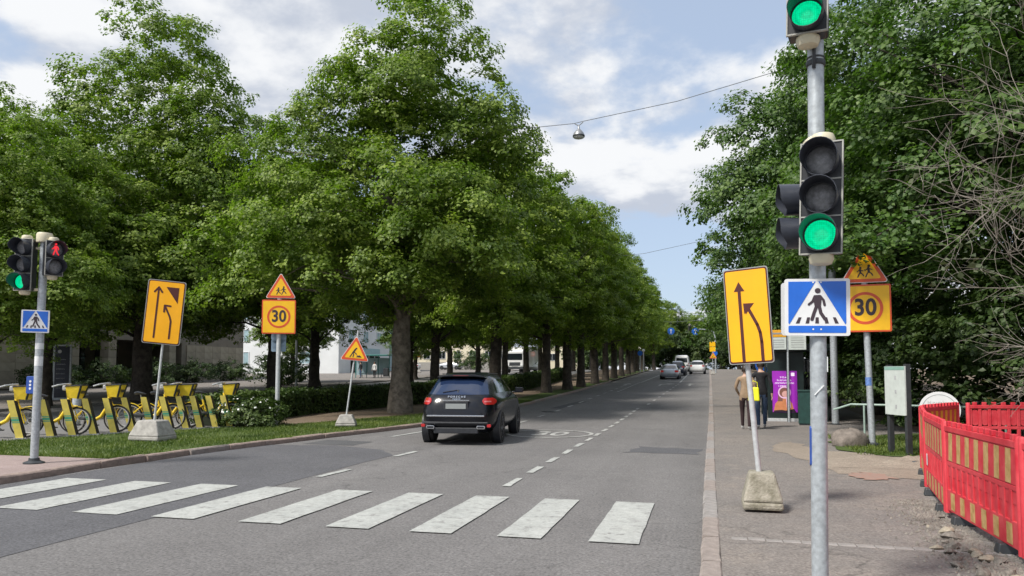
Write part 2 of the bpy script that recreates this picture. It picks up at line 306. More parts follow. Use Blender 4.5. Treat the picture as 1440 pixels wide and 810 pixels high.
class MB:
    def __init__(s): s.v = []; s.f = []; s.m = []; s.s = []
    def add(s, V, Fc, mi=0, sm=False, M=None):
        o = len(s.v)
        s.v += [tuple(M @ Vector(p)) for p in V] if M is not None else [tuple(p) for p in V]
        for q in Fc: s.f.append(tuple(i + o for i in q)); s.m.append(mi); s.s.append(sm)
        return s
    def box(s, c, d, mi=0, M=None, top=(1, 1)):
        x, y, z = (k / 2 for k in d); tx, ty = top
        V = [(-x, -y, -z), (x, -y, -z), (x, y, -z), (-x, y, -z), (-x * tx, -y * ty, z), (x * tx, -y * ty, z), (x * tx, y * ty, z), (-x * tx, y * ty, z)]
        V = [(a + c[0], b + c[1], e + c[2]) for a, b, e in V]
        return s.add(V, [(3, 2, 1, 0), (4, 5, 6, 7), (0, 1, 5, 4), (1, 2, 6, 5), (2, 3, 7, 6), (3, 0, 4, 7)], mi, False, M)
    def tube(s, P, rad, n=8, mi=0, caps=True, M=None, flat=1.0):
        P = [Vector(p) for p in P]
        if not hasattr(rad, '__len__'): rad = [rad] * len(P)
        V = []; Fc = []; up = None
        for i, p in enumerate(P):
            t = (P[min(i + 1, len(P) - 1)] - P[max(i - 1, 0)]).normalized()
            if up is None:
                a = Vector((0, 0, 1)) if abs(t.z) < 0.9 else Vector((1, 0, 0))
                up = (a - t * a.dot(t)).normalized()
            else:
                up = up - t * up.dot(t); up.normalize()
            b = t.cross(up)
            for k in range(n):
                an = 2 * math.pi * k / n
                V.append(p + (up * math.cos(an) * flat + b * math.sin(an)) * rad[i])
        for i in range(len(P) - 1):
            for k in range(n):
                Fc.append((i * n + k, i * n + (k + 1) % n, (i + 1) * n + (k + 1) % n, (i + 1) * n + k))
        s.add(V, Fc, mi, True, M)
        if caps:
            o = len(s.v) - len(V)
            s.f.append(tuple(o + k for k in range(n))[::-1]); s.m.append(mi); s.s.append(False)
            e = o + (len(P) - 1) * n
            s.f.append(tuple(e + k for k in range(n))); s.m.append(mi); s.s.append(False)
        return s
    def lathe(s, prof, n=16, mi=0, M=None, sm=True):
        V = []; Fc = []
        for r, z in prof:
            for k in range(n):
                a = 2 * math.pi * k / n; V.append((r * math.cos(a), r * math.sin(a), z))
        for i in range(len(prof) - 1):
            for k in range(n):
                Fc.append((i * n + k, i * n + (k + 1) % n, (i + 1) * n + (k + 1) % n, (i + 1) * n + k))
        Fc.append(tuple(range(n))[::-1]); e = (len(prof) - 1) * n; Fc.append(tuple(e + k for k in range(n)))
        return s.add(V, Fc, mi, sm, M)
    def prism(s, poly, y0, y1, mi=0, M=None):
        """outline in x,z, from y0 (front) to y1"""
        n = len(poly); V = [(x, y0, z) for x, z in poly] + [(x, y1, z) for x, z in poly]
        Fc = [tuple(range(n)), tuple(range(2 * n - 1, n - 1, -1))]
        Fc += [((i + 1) % n, i, i + n, (i + 1) % n + n) for i in range(n)]
        return s.add(V, Fc, mi, False, M)
    def prism_z(s, poly, z0, z1, mi=0, M=None):
        n = len(poly); V = [(x, y, z0) for x, y in poly] + [(x, y, z1) for x, y in poly]
        Fc = [tuple(range(n))[::-1], tuple(range(n, 2 * n))]
        Fc += [(i, (i + 1) % n, (i + 1) % n + n, i + n) for i in range(n)]
        return s.add(V, Fc, mi, False, M)
    def ring(s, r0, r1, y0, y1, cx=0, cz=0, n=32, mi=0, M=None):
        V = []; Fc = []
        for k in range(n):
            a = 2 * math.pi * k / n; c_, s_ = math.cos(a), math.sin(a)
            for r, y in ((r0, y0), (r1, y0), (r1, y1), (r0, y1)): V.append((cx + r * c_, y, cz + r * s_))
        for k in range(n):
            q = (k + 1) % n
            for a, b in ((0, 1), (1, 2), (2, 3), (3, 0)): Fc.append((k * 4 + a, k * 4 + b, q * 4 + b, q * 4 + a))
        return s.add(V, Fc, mi, False, M)
    def stroke(s, P, wd, y0, y1, mi=0, M=None, ends=True):
        """a drawn line of some width in the x,z plane, made of short bars with round joints"""
        for i in range(len(P) - 1):
            a, b = Vector(P[i]), Vector(P[i + 1]); d = (b - a).normalized(); q = Vector((-d.y, d.x)) * wd / 2
            s.prism([tuple(a - q), tuple(b - q), tuple(b + q), tuple(a + q)], y0, y1, mi, M)
        e = 0.0002
        for i, p in enumerate(P):
            if not ends and i in (0, len(P) - 1): continue
            s.prism([(p[0] + wd / 2 * math.cos(2 * math.pi * k / 10), p[1] + wd / 2 * math.sin(2 * math.pi * k / 10)) for k in range(10)], y0 - e, y1, mi, M)
        return s
    def disc(s, cx, cz, r, y0, y1, mi=0, n=20, M=None):
        return s.prism([(cx + r * math.cos(2 * math.pi * k / n), cz + r * math.sin(2 * math.pi * k / n)) for k in range(n)], y0, y1, mi, M)
    def build(s, name, mats, parent=None, bevel=0.0, loc=None, rot=None, sharp=38):
        me = bpy.data.meshes.new(name); me.from_pydata(s.v, [], s.f)
        for m in (mats if isinstance(mats, (list, tuple)) else [mats]): me.materials.append(m)
        me.polygons.foreach_set('material_index', s.m); me.polygons.foreach_set('use_smooth', s.s)
        if any(s.s): me.set_sharp_from_angle(angle=R(sharp))
        me.update()
        o = bpy.data.objects.new(name, me); COL.objects.link(o)
        if parent is not None: o.parent = parent
        if loc is not None: o.location = loc
        if rot is not None: o.rotation_euler = rot
        if bevel:
            b = o.modifiers.new('bevel', 'BEVEL'); b.width = bevel; b.segments = 2; b.limit_method = 'ANGLE'; b.angle_limit = R(40)
        return o

def fast_mesh(name, V, T, mats, smooth=False, midx=None):
    V = np.ascontiguousarray(V, np.float32); T = np.ascontiguousarray(T, np.int32)
    me = bpy.data.meshes.new(name); k = T.shape[1]
    me.vertices.add(len(V)); me.vertices.foreach_set('co', V.ravel())
    me.loops.add(T.size); me.loops.foreach_set('vertex_index', T.ravel())
    me.polygons.add(len(T)); me.polygons.foreach_set('loop_start', np.arange(0, T.size, k, dtype=np.int32))
    me.polygons.foreach_set('loop_total', np.full(len(T), k, np.int32))
    if midx is not None: me.polygons.foreach_set('material_index', midx.astype(np.int32))
    for m in (mats if isinstance(mats, (list, tuple)) else [mats]): me.materials.append(m)
    me.update(calc_edges=True)
    if smooth: me.polygons.foreach_set('use_smooth', np.ones(len(T), bool))
    return me
def link(name, me, parent=None, loc=None, rot=None):
    o = bpy.data.objects.new(name, me); COL.objects.link(o)
    if parent is not None: o.parent = parent
    if loc is not None: o.location = loc
    if rot is not None: o.rotation_euler = rot
    return o
def tag(o, label=None, cat=None, group=None, kind=None):
    for k, v in (('label', label), ('category', cat), ('group', group), ('kind', kind)):
        if v: o[k] = v
    return o
def thing(name, label, cat, loc=(0, 0, 0), rot=(0, 0, 0), group=None):
    o = bpy.data.objects.new(name, None); COL.objects.link(o); o.empty_display_size = 0.2
    o.location = loc; o.rotation_euler = rot if hasattr(rot, '__len__') else (0, 0, rot)
    return tag(o, label, cat, group)
def copy_tree(o, parent=None):
    c = o.copy(); COL.objects.link(c); c.parent = parent
    if parent is not None: c.matrix_parent_inverse = o.matrix_parent_inverse.copy()
    for ch in [x for x in KIDS.get(o, [])]: copy_tree(ch, c)
    return c
KIDS = {}
def index_kids():
    KIDS.clear()
    for o in COL.objects:
        if o.parent: KIDS.setdefault(o.parent, []).append(o)
FONT = None
def text(s, size, name, m, parent, loc, rot=(R(90), 0, 0), offset=0.0, extrude=0.001, sx=1.0, sy=1.0, space=1.0):
    cu = bpy.data.curves.new('lettering', 'FONT'); cu.body = s; cu.size = size; cu.align_x = 'CENTER'; cu.align_y = 'CENTER'
    cu.offset = offset; cu.extrude = extrude; cu.space_character = space; cu.resolution_u = 4
    t = bpy.data.objects.new('lettering', cu); COL.objects.link(t)
    dg = bpy.context.evaluated_depsgraph_get(); me = bpy.data.meshes.new_from_object(t.evaluated_get(dg))
    bpy.data.objects.remove(t); bpy.data.curves.remove(cu)
    me.materials.clear(); me.materials.append(m)
    o = link(name, me, parent, loc, rot); o.scale = (sx, sy, 1)
    return o
def rrect(w_, h_, r, n=5, cx=0, cz=0):
    P = []
    for sx, sz, a0 in ((1, -1, -90), (1, 1, 0), (-1, 1, 90), (-1, -1, 180)):
        for k in range(n + 1):
            a = R(a0 + 90 * k / n); P.append((cx + sx * (w_ / 2 - r) + r * math.cos(a), cz + sz * (h_ / 2 - r) + r * math.sin(a)))
    return P
def rtri(side, r, cz=0, n=5, cx=0):
    """upright triangle with rounded corners; cz = height of its base"""
    h = side * 0.866; P = []
    for (px, pz), a0 in (((side / 2, 0), -90), ((0, h), 30), ((-side / 2, 0), 150)):
        d = Vector((0, h / 3)) - Vector((px, pz)); c = Vector((px, pz)) + d.normalized() * 2 * r
        for k in range(n + 1):
            a = R(a0 + 120 * k / n); P.append((cx + c.x + r * math.cos(a), cz + c.y + r * math.sin(a)))
    return P

# ---------------------------------------------------------------- ground, road, kerbs
def lerp_table(T):
    xs = [a for a, b in T]; ys = [b for a, b in T]
    return lambda Y: float(np.interp(Y, xs, ys))
LK = lerp_table([(0, -9.85), (8.6, -9.85), (10.4, -9.93), (11.6, -9.94), (13.3, -9.7), (16.4, -9.22), (19, -8.62), (21, -8.22), (24, -7.98), (33, -7.84), (48, -7.65), (70, -7.75), (95, -7.9), (160, -8.2)])
RK = lerp_table([(0, -0.06), (10, -0.04), (18, 0.02), (23, 0.07), (40, 0.18), (68, 0.33), (160, 0.7)])
HX = lerp_table([(10, -16.5), (15, -16.2), (17.5, -13.9), (24.5, -14.4), (29, -13.5), (33, -12.4), (46, -11.4), (58, -12.2), (80, -14.0), (160, -16)])
GX = lerp_table([(9, -16.2), (12.4, -16.0), (13.3, -15.1), (15.2, -14.35), (18.4, -12.75), (20, -11.6), (22, -11.0), (25, -10.0), (33, -9.4), (45, -9.0), (60, -8.9), (80, -9.2), (160, -9.4)])
def YS(a, b, step=1.0):
    n = max(2, int((b - a) / step) + 1); return list(np.linspace(a, b, n))
def strip(name, xl, xr, Ys, dz, m, parent=None, nx=6, kind='structure', label=None):
    V = []; Fc = []
    for Y in Ys:
        a, b = (xl(Y) if callable(xl) else xl), (xr(Y) if callable(xr) else xr)
        for i in range(nx + 1): V.append((a + (b - a) * i / nx, Y, zg(Y) + dz))
    for j in range(len(Ys) - 1):
        for i in range(nx): k = j * (nx + 1) + i; Fc.append((k, k + 1, k + nx + 2, k + nx + 1))
    o = link(name, fast_mesh(name, V, Fc, m), parent)
    if kind and parent is None: o['kind'] = kind
    if label: o['label'] = label
    return o
FAR = YS(-30, 18, 4) + YS(19, 36, 1) + YS(40, 160, 5)
BIG = YS(-400, 10, 60) + YS(18, 36, 2) + YS(40, 160, 5) + [220, 400, 800, 1500, 3000]
strip('ground', -2500, 2500, BIG, -0.07, TERR, nx=40)
road = strip('road', LK, RK, FAR, 0.0, ASPH, nx=8)
NOISE = random.Random(3)
def blob(name, P, z, m, parent=None, jit=0.05, sub=5, kind='structure'):
    Q = []
    for i in range(len(P)):
        a, b = P[i], P[(i + 1) % len(P)]
        for k in range(sub):
            t = k / sub; Q.append((a[0] + (b[0] - a[0]) * t + NOISE.gauss(0, jit), a[1] + (b[1] - a[1]) * t + NOISE.gauss(0, jit)))
    m_ = MB(); m_.add([(x, y, zg(y) + z) for x, y in Q], [tuple(range(len(Q)))]); o = m_.build(name, m, parent)
    if o.data.polygons[0].normal.z < 0: o.data.flip_normals()
    if kind and parent is None: o['kind'] = kind
    return o
def mark(name, P, dz, m, jit=0.006, sub=6):
    """painted quad P (4 corners) with slightly worn edges, lying on the road"""
    V = []; Fc = []; n = sub; k = 3
    for j in range(n + 1):
        t = j / n
        a = (P[0][0] + (P[3][0] - P[0][0]) * t, P[0][1] + (P[3][1] - P[0][1]) * t)
        b = (P[1][0] + (P[2][0] - P[1][0]) * t, P[1][1] + (P[2][1] - P[1][1]) * t)
        for i in range(k + 1):
            s_ = i / k; e = jit if i in (0, k) or j in (0, n) else 0
            x = a[0] + (b[0] - a[0]) * s_ + NOISE.gauss(0, 1) * e; y = a[1] + (b[1] - a[1]) * s_ + NOISE.gauss(0, 1) * e
            V.append((x, y, zg(y) + dz))
    for j in range(n):
        for i in range(k): q = j * (k + 1) + i; Fc.append((q, q + 1, q + k + 2, q + k + 1))
    return link(name, fast_mesh(name, V, Fc, m), road)
# newer asphalt in the left lane, small repairs
blob('asphalt_patch', [(-9.82, -8), (-5.98, -8), (-5.96, 6), (-5.92, 13.6), (-6.6, 14.6), (-8.0, 15.2), (-9.5, 14.9), (-9.75, 12.8)], 0.004, ASPH_NEW, road, 0.02, 6)
blob('asphalt_patch', [(-8.9, 15.35), (-7.6, 15.25), (-7.55, 16.2), (-8.8, 16.4)], 0.004, ASPH_DARK, road, 0.02, 4)
blob('asphalt_patch', [(-1.6, 15.4), (-0.15, 15.2), (-0.1, 16.3), (-1.4, 16.6)], 0.004, ASPH_NEW, road, 0.06, 5)
blob('asphalt_patch', [(-6.4, 31), (-5.9, 30.8), (-5.6, 36), (-6.0, 36.2)], 0.004, ASPH_DARK, road, 0.05, 4)
# zebra crossing
for a, b in ((-1.10, -0.63), (-2.0, -1.56), (-2.92, -2.47), (-3.86, -3.37), (-4.89, -4.38), (-6.0, -5.45), (-7.07, -6.45), (-8.2, -7.57), (-9.42, -8.71)):
    mark('zebra_stripe', [(a, 7.13), (b, 7.13), (b, 9.4), (a, 9.4)], 0.012, PAINT, 0.003, 8)
for y in np.arange(10.3, 31, 1.47):
    mark('lane_dash', [(-2.81, y), (-2.70, y), (-2.70, y + 0.82), (-2.81, y + 0.82)], 0.010, PAINT if y < 17 else PAINT_OLD, 0.008, 3)
for y in np.arange(34, 60, 3.0):
    mark('lane_dash', [(-2.6 + (y - 34) * .02, y), (-2.48 + (y - 34) * .02, y), (-2.46 + (y - 34) * .02, y + 1.0), (-2.58 + (y - 34) * .02, y + 1.0)], 0.010, PAINT_OLD, 0.008, 3)
mark('lane_line', [(-2.1, 62), (-1.98, 62), (-1.9, 92), (-2.02, 92)], 0.010, PAINT, 0.004, 16)
for y in list(np.arange(10.5, 17, 2.95)) + list(np.arange(23.2, 60, 2.95)):
    mark('lane_dash', [(-5.86, y), (-5.74, y), (-5.70, y + 0.95), (-5.82, y + 0.95)], 0.010, PAINT if y < 16 else PAINT_OLD, 0.008, 3)
for y in np.arange(46, 62, 1.5):
    mark('lane_dash', [(-5.3, y), (-5.16, y), (-5.16, y + 0.8), (-5.3, y + 0.8)], 0.011, PAINT, 0.008, 3)
mark('lane_line', [(-5.2, 62), (-5.06, 62), (-4.86, 95), (-5.0, 95)], 0.010, PAINT, 0.004, 16)
mark('edge_line', [(-7.75, 17.6), (-7.63, 17.6), (-7.35, 20.4), (-7.47, 20.4)], 0.010, PAINT, 0.006, 6)
def road_arrow(x, y, turn=0):
    m = MB(); z = zg(y + 2) + 0.012; sl = 0.0235
    pts = [(-.08, 0), (.08, 0), (.08, 2.6), (.35, 2.6), (0, 4.2), (-.35, 2.6), (-.08, 2.6)]
    if turn: pts = [(-.08, 0), (.08, 0), (.08, 2.2), (.5 * turn, 2.9), (.55 * turn, 2.3), (1.0 * turn, 3.6), (.35 * turn, 4.3), (.42 * turn, 3.6), (-.08, 2.9)]
    V = [(x + a, y + b, zg(y + b) + 0.012) for a, b in pts]
    m.add(V, [tuple(range(len(V)))]); o = m.build('road_arrow', PAINT_OLD, road)
road_arrow(-3.3, 55.5, 1); road_arrow(-1.15, 55.5, 0); road_arrow(-5.9, 55.5, 0)
# speed marking: an oval with 30
el = MB(); n = 48; ec = (-4.02, 19.45)
V = []; Fc = []
for k in range(n):
    a = 2 * math.pi * k / n
    for rx, ry in ((1.16, 1.24), (1.06, 1.10)):
        x, y = ec[0] + rx * math.cos(a), ec[1] + ry * math.sin(a); V.append((x, y, zg(y) + 0.011))
Fc = [(2 * k, 2 * ((k + 1) % n), 2 * ((k + 1) % n) + 1, 2 * k + 1) for k in range(n)]
el.add(V, Fc).build('marking_oval', PAINT_OLD, road)
text('30', 1.0, 'marking_number', PAINT_OLD, road, (ec[0] + 0.03, ec[1], zg(19.5) + 0.009), (0, 0, 0), 0.02, 0.0005, 0.95, 1.75)
# stray manhole cover
mh = MB(); mh.lathe([(0.30, 0.0), (0.30, 0.012), (0.27, 0.014), (0.0, 0.014)], 20); mh.build('manhole_cover', DARKST, road, loc=(-6.0, 29.0, zg(29) - 0.003))
# left verge, brick pavement, docking pad, far carriageway
strip('verge_soil', lambda Y: HX(Y) - 0.7, lambda Y: LK(Y) - 0.14, YS(-10, 36, 1) + YS(40, 160, 5), 0.096, SOIL, nx=6)
strip('verge_turf', GX, lambda Y: LK(Y) - 0.14, YS(10.9, 36, 0.5) + YS(40, 120, 4), 0.101, TURF, nx=6)
pv = strip('brick_pavement', -30, lambda Y: LK(Y) - 0.14, YS(-10, 11.0, 0.5), 0.105, REDPAVE, nx=6)
strip('dock_pad', lambda Y: GX(Y) - 3.4, GX, YS(10.9, 18.6, 0.4), 0.104, ASPH_L, nx=4)
strip('side_street', -27.6, lambda Y: HX(Y) - 0.65, YS(10.9, 36, 1) + YS(40, 160, 5), 0.03, ASPH_L, nx=6)
strip('far_pavement', -80, -27.45, YS(10.9, 36, 1) + YS(40, 160, 5), 0.13, PAVE, nx=6)
# right pavement, dirt, verge
pr = strip('pavement', lambda Y: RK(Y) + 0.15, 5.2, YS(-8, 36, 1) + YS(40, 160, 5), 0.10, PAVE, nx=8)
blob('sand_drift', [(1.9, 12.2), (3.3, 11.6), (5.0, 11.8), (5.1, 15.6), (3.6, 15.0), (2.2, 15.6), (1.7, 17.5), (1.2, 16), (1.6, 13.8)], 0.105, SAND, pr, 0.07, 6)
blob('verge_turf', [(2.5, 16.0), (3.2, 14.8), (4.1, 14.35), (5.4, 14.5), (8, 15.5), (8, 19.5), (5, 20.5), (3.4, 19.2), (2.6, 17.6)], 0.115, TURF, None, 0.06, 6)
strip('wood_floor', 5.0, 60, YS(-8, 36, 2) + YS(40, 160, 5), 0.09, SOIL, nx=6)
blob('spray_mark', [(2.0, 11.75), (2.25, 11.5), (2.5, 11.55), (2.62, 11.8), (2.5, 12.2), (2.25, 12.35), (2.05, 12.15)], 0.111, SPRAY, pr, 0.04, 4)
# row of pale setts across the pavement
for i in range(17):
    m = MB(); lw = 0.15; m.box((0, 0, 0), (lw * NOISE.uniform(.9, .97), 0.10 * NOISE.uniform(.92, 1.05), 0.05))
    m.build('paving_sett', GRANITE_GREY, pr, 0.006, (0.20 + (i + .5) * lw, 7.17 + NOISE.gauss(0, .006) - 0.004 * i, 0.082 + NOISE.gauss(0, .0015)), (0, 0, NOISE.gauss(0, .02)))
# kerb stones, one by one
def stone_mesh(l, wd, h, m, seed):
    r_ = random.Random(seed); b = MB(); k = 4; V = []; Fc = []
    P = [(-wd / 2, -h), (wd / 2, -h), (wd / 2, -.02), (wd / 2 - .02, 0), (-wd / 2 + .02, 0), (-wd / 2, -.02)]
    for j in range(k + 1):
        for x, z in P: V.append((x + r_.gauss(0, .004), -l / 2 + l * j / k, z + r_.gauss(0, .004)))
    q = len(P)
    for j in range(k):
        for i in range(q): Fc.append((j * q + i, j * q + (i + 1) % q, (j + 1) * q + (i + 1) % q, (j + 1) * q + i))
    Fc += [tuple(range(q))[::-1], tuple(k * q + i for i in range(q))]
    Fc = [f[::-1] for f in Fc]
    o = b.add(V, Fc).build('kerb_stone', m); me = o.data; bpy.data.objects.remove(o); return me
def kerb(name, fx, ya, yb, l, mats, off, wd, top, label):
    ms = [stone_mesh(l - 0.012, wd, 0.26, mats[i % len(mats)], i) for i in range(6)]
    root = thing(name, label, None); root['kind'] = 'structure'; Y = ya; i = 0
    while Y < yb:
        y1 = Y
        dy = fx(Y + .5) - fx(Y - .5); ang = math.atan(dy)
        yc = Y + l * math.cos(ang) / 2
        o = link('kerb_stone', ms[NOISE.randrange(6)], root, (fx(yc) + off, yc, zg(yc) + top + NOISE.gauss(0, .004)), (math.atan(0.0235) if yc > 30 else 0, NOISE.gauss(0, .012), -ang + NOISE.gauss(0, .006)))
        Y += l * math.cos(ang)
    st = strip('kerb_run', lambda y: fx(y) + off - wd / 2, lambda y: fx(y) + off + wd / 2, YS(yb, 160, 5), top, mats[0], root, 1)
    return root
kerb('kerb_left', LK, -2, 62, 1.05, [GRANITE_RED, GRANITE_RED, GRANITE_TAN], -0.075, 0.15, 0.108, 'reddish granite kerb along the grass verge')
kerb('kerb_right', RK, -2, 58, 0.92, [GRANITE_TAN, GRANITE_GREY, GRANITE_TAN], 0.075, 0.17, 0.108, 'pale pinkish granite kerb along the right pavement')
kf = thing('kerb_far', 'low kerb on the far side of the side street', None); kf['kind'] = 'structure'
strip('kerb_run', -27.65, -27.4, YS(10.9, 160, 4), 0.14, GRANITE_GREY, kf, 1)
m = MB(); [m.box((-27.5, y, zg(y) + 0.06), (0.24, 3.98, 0.17)) for y in np.arange(13, 160, 4)]; m.build('kerb_face', GRANITE_GREY, kf)

# grass blades on the near verge (uncountable)
def blades(name, pts, hmin, hmax, m, label, seed=1):
    r_ = np.random.default_rng(seed); n = len(pts); a = r_.uniform(0, 2 * np.pi, n); h = r_.uniform(hmin, hmax, n)
    wd = r_.uniform(.006, .012, n); lean = r_.normal(0, .45, (n, 2)) * h[:, None]
    d = np.stack([np.cos(a), np.sin(a), 0 * a], 1) * wd[:, None]
    tip = pts + np.stack([lean[:, 0], lean[:, 1], h], 1)
    V = np.stack([pts - d, pts + d, tip], 1).reshape(-1, 3); T = np.arange(3 * n).reshape(-1, 3)
    o = link(name, fast_mesh(name, V, T, m)); tag(o, label, 'grass', None, 'stuff'); return o
r_ = np.random.default_rng(5); P = []
while len(P) < 52000:
    y = 11.0 + 24 * r_.random() ** 1.35; a, b = GX(y), LK(y) - .16; x = a + (b - a) * r_.random()
    if math.sin(x * 2.1 + y) + math.sin(y * 1.7 - x * .8) + r_.normal(0, 1) > -1.1: P.append((x, y, zg(y) + .10))
blades('grass', np.array(P), .025, .07, BLADE, 'short mown green grass on the verge beside the left kerb', 2)
P = [(x, y, zg(y) + .115) for x, y in zip(r_.uniform(2.7, 6.5, 9000), r_.uniform(14.9, 19.3, 9000))]
blades('grass', np.array(P), .03, .08, BLADE, 'patch of thin grass round the info board and boulder', 3)

# ---------------------------------------------------------------- foliage
def unit(v): return v / np.maximum(np.linalg.norm(v, axis=1, keepdims=True), 1e-6)
def leaves(C, Nn, size, rng, aspect=0.8, fold=0.22):
    """one folded leaf per centre C with normal Nn"""
    n = len(C); Nn = unit(Nn); t = unit(np.cross(Nn, rng.normal(0, 1, (n, 3)))); b = np.cross(Nn, t)
    L_ = (size * rng.uniform(.65, 1.25, n))[:, None]; W_ = L_ * aspect * .5
    p0 = C - t * L_ * .45; p2 = C + t * L_ * .55 - Nn * L_ * .12
    p1 = C - t * L_ * .05 + b * W_ + Nn * L_ * fold * .5; p3 = C - t * L_ * .05 - b * W_ + Nn * L_ * fold * .5
    V = np.stack([p0, p1, p2, p3], 1).reshape(-1, 3); k = np.arange(n)[:, None] * 4
    T = np.concatenate([k + [0, 1, 2], k + [0, 2, 3]], 1).reshape(-1, 3)
    return V, T
def crown_points(lobes, nclump, per, rng, rc=(.45, .95), flat=.6, inner=.34, droop=.3, up=.55, zmin=None):
    """leaf positions and normals: separate drooping sprays set round the lobes' surface, plus a sparser inside"""
    lob = np.array(lobes, float); vol = (lob[:, 3] * lob[:, 4] * lob[:, 5]) ** (2 / 3); pr_ = vol / vol.sum()
    C = []; ph = rng.uniform(0, 6.28, 12); tries = 0; mid = np.mean(rc)
    while len(C) < nclump and tries < nclump * 40:
        tries += 1
        k = rng.choice(len(lob), p=pr_); d = rng.normal(0, 1, 3); d /= np.linalg.norm(d)
        if d[2] < -.55 and rng.random() < .5: continue
        inn = rng.random() < inner
        if inn: q = rng.uniform(.3, .72)
        else:
            th = math.atan2(d[1], d[0])
            q = rng.uniform(.78, 1.06) * (1 + .12 * math.sin(3 * th + ph[0] + 2 * d[2]) + .10 * math.sin(5 * th + ph[1] - 4 * d[2]) + .08 * math.sin(7 * d[2] + ph[2]))
        p = lob[k, :3] + d * lob[k, 3:] * q
        if not inn:
            ins = False
            for j in range(len(lob)):
                if j != k and (((p - lob[j, :3]) / lob[j, 3:]) ** 2).sum() < .6: ins = True
            if ins and rng.random() < .85: continue
            if len(C) and tries < nclump * 25:
                dd = (np.array(C)[:, :3] - p) * np.array([1, 1, 1.5])
                if (dd ** 2).sum(1).min() < (mid * .95) ** 2: continue
        if zmin is not None and p[2] < zmin: continue
        C.append((*p, *d, 0.0 if inn else 1.0))
    C = np.array(C); nC = len(C); P = []; Nn = []
    cr = rng.uniform(rc[0], rc[1], nC); cnt = (per * (cr / mid) ** 2 * rng.uniform(.75, 1.3, nC) * np.where(C[:, 6] > 0, 1.0, .55)).astype(int)
    for i in range(nC):
        n = cnt[i]; d = unit(rng.normal(0, 1, (n, 3))); o = C[i, 3:6].copy(); o[2] = abs(o[2]) * .5 + .1; o /= np.linalg.norm(o)
        ax = unit((o * .55 + np.array([0, 0, .75]))[None])[0]
        s_ = d @ ax; flip = (s_ < -.1) & (rng.random(n) < .8); d = np.where(flip[:, None], d - 2 * s_[:, None] * ax, d)
        rr = rng.uniform(.55, 1.0, n) * (1 + .18 * np.sin(4 * np.arctan2(d[:, 1], d[:, 0]) + ph[i % 12] + i)); loc = d * rr[:, None] * cr[i]; loc[:, 2] *= flat
        oh = np.array([o[0], o[1], 0.0]); loc += oh * (loc @ oh)[:, None] * .35
        loc[:, 2] -= droop * (loc[:, 0] ** 2 + loc[:, 1] ** 2) / max(cr[i], .2)
        ns = max(5, n // 26); pick = rng.integers(0, ns, n); tuft = rng.uniform(.10, .20, ns) * min(1.3, cr[i] + .25)      # leaves gather in small tufts
        jit = np.clip(rng.normal(0, 1, (n, 3)), -1.5, 1.5) * np.array([1, 1, .62]) * tuft[pick][:, None]; loc = loc[:ns][pick] + jit; d = d[:ns][pick] * .75 + unit(jit) * .45
        P.append(C[i, :3] + loc); Nn.append(d * .9 + np.array([0, 0, up]) + o * .3 + rng.normal(0, .32, (n, 3)))
    return C, np.concatenate(P), np.concatenate(Nn)
def trunk_mb(h, r0, rng, lean=(0, 0), burr=0.0, flare=1.3):
    m = MB(); P = []; Rd = []; k = 14; wob = rng.normal(0, .05, (k + 1, 2)).cumsum(0) * .35
    for i in range(k + 1):
        t = i / k; z = h * t
        P.append((lean[0] * t + wob[i, 0] * (t > 0), lean[1] * t + wob[i, 1] * (t > 0), z - .05))
        fl = 1 + (flare - 1) * math.exp(-z / .22) + burr * math.exp(-((z - .55) / .28) ** 2)
        Rd.append(r0 * (1 - .55 * t ** 1.3) * fl * (1 + rng.normal(0, .03)))
    m.tube(P, Rd, 14)
    for j in range(len(m.v)):                     # furrowed, lumpy bark
        x, y, z = m.v[j]; a = math.atan2(y, x); q = 1 + .055 * math.sin(5 * a + 3 * z) + .04 * math.sin(9 * a - 5 * z)
        c = P[min(k, max(0, int(round(z / h * k))))]
        m.v[j] = (c[0] + (x - c[0]) * q, c[1] + (y - c[1]) * q, z)
    return m, P
def limbs_mb(C, P, h, r0, rng, count, n=6):
    m = MB(); idx = rng.choice(len(C), min(count, len(C)), replace=False)
    for i in idx:
        e = Vector(C[i, :3]); t0 = rng.uniform(.42, .98); b = Vector(P[int(t0 * (len(P) - 1))])
        if e.z < b.z + .2 and rng.random() < .7: b = Vector(P[int(.4 * (len(P) - 1))])
        mid = b.lerp(e, .45) + Vector((rng.normal(0, .3), rng.normal(0, .3), .45 + rng.normal(0, .25)))
        q1 = b.lerp(mid, .5) + Vector((rng.normal(0, .12), rng.normal(0, .12), .1)); q2 = mid.lerp(e, .55) + Vector((rng.normal(0, .15), rng.normal(0, .15), .1))
        r = r0 * rng.uniform(.16, .34)
        m.tube([b, q1, mid, q2, e], [r, r * .8, r * .55, r * .32, r * .12], n)
    return m
def make_tree(name, seed, h_tr, r0, lobes, nclump, per, leaf, m_leaf, m_bark, nl=26, rc=(.45, .95), flat=.6, droop=.3, lean=(0, 0), burr=0, inner=.34, aspect=.82, zmin=None):
    rng = np.random.default_rng(seed)
    root = thing(name, 'tree', 'tree')
    tm, P = trunk_mb(h_tr, r0, rng, lean, burr); tm.build('trunk', m_bark, root)
    C, lp, ln = crown_points(lobes, nclump, per, rng, rc, flat, inner, droop, zmin=zmin)
    limbs_mb(C[C[:, 2] < h_tr + 1.5], P, h_tr, r0, rng, nl).build('branches', m_bark, root)
    V, T = leaves(lp, ln, leaf, rng, aspect); link('crown', fast_mesh('crown', V, T, m_leaf), root)
    return root
def place(root, x, y, dz=.1, rz=0, sc=1, label=None, group=None):
    root.location = (x, y, zg(y) + dz); root.rotation_euler = (0, 0, rz); root.scale = (sc, sc, sc)
    if label: root['label'] = label
    if group: root['group'] = group
    return root
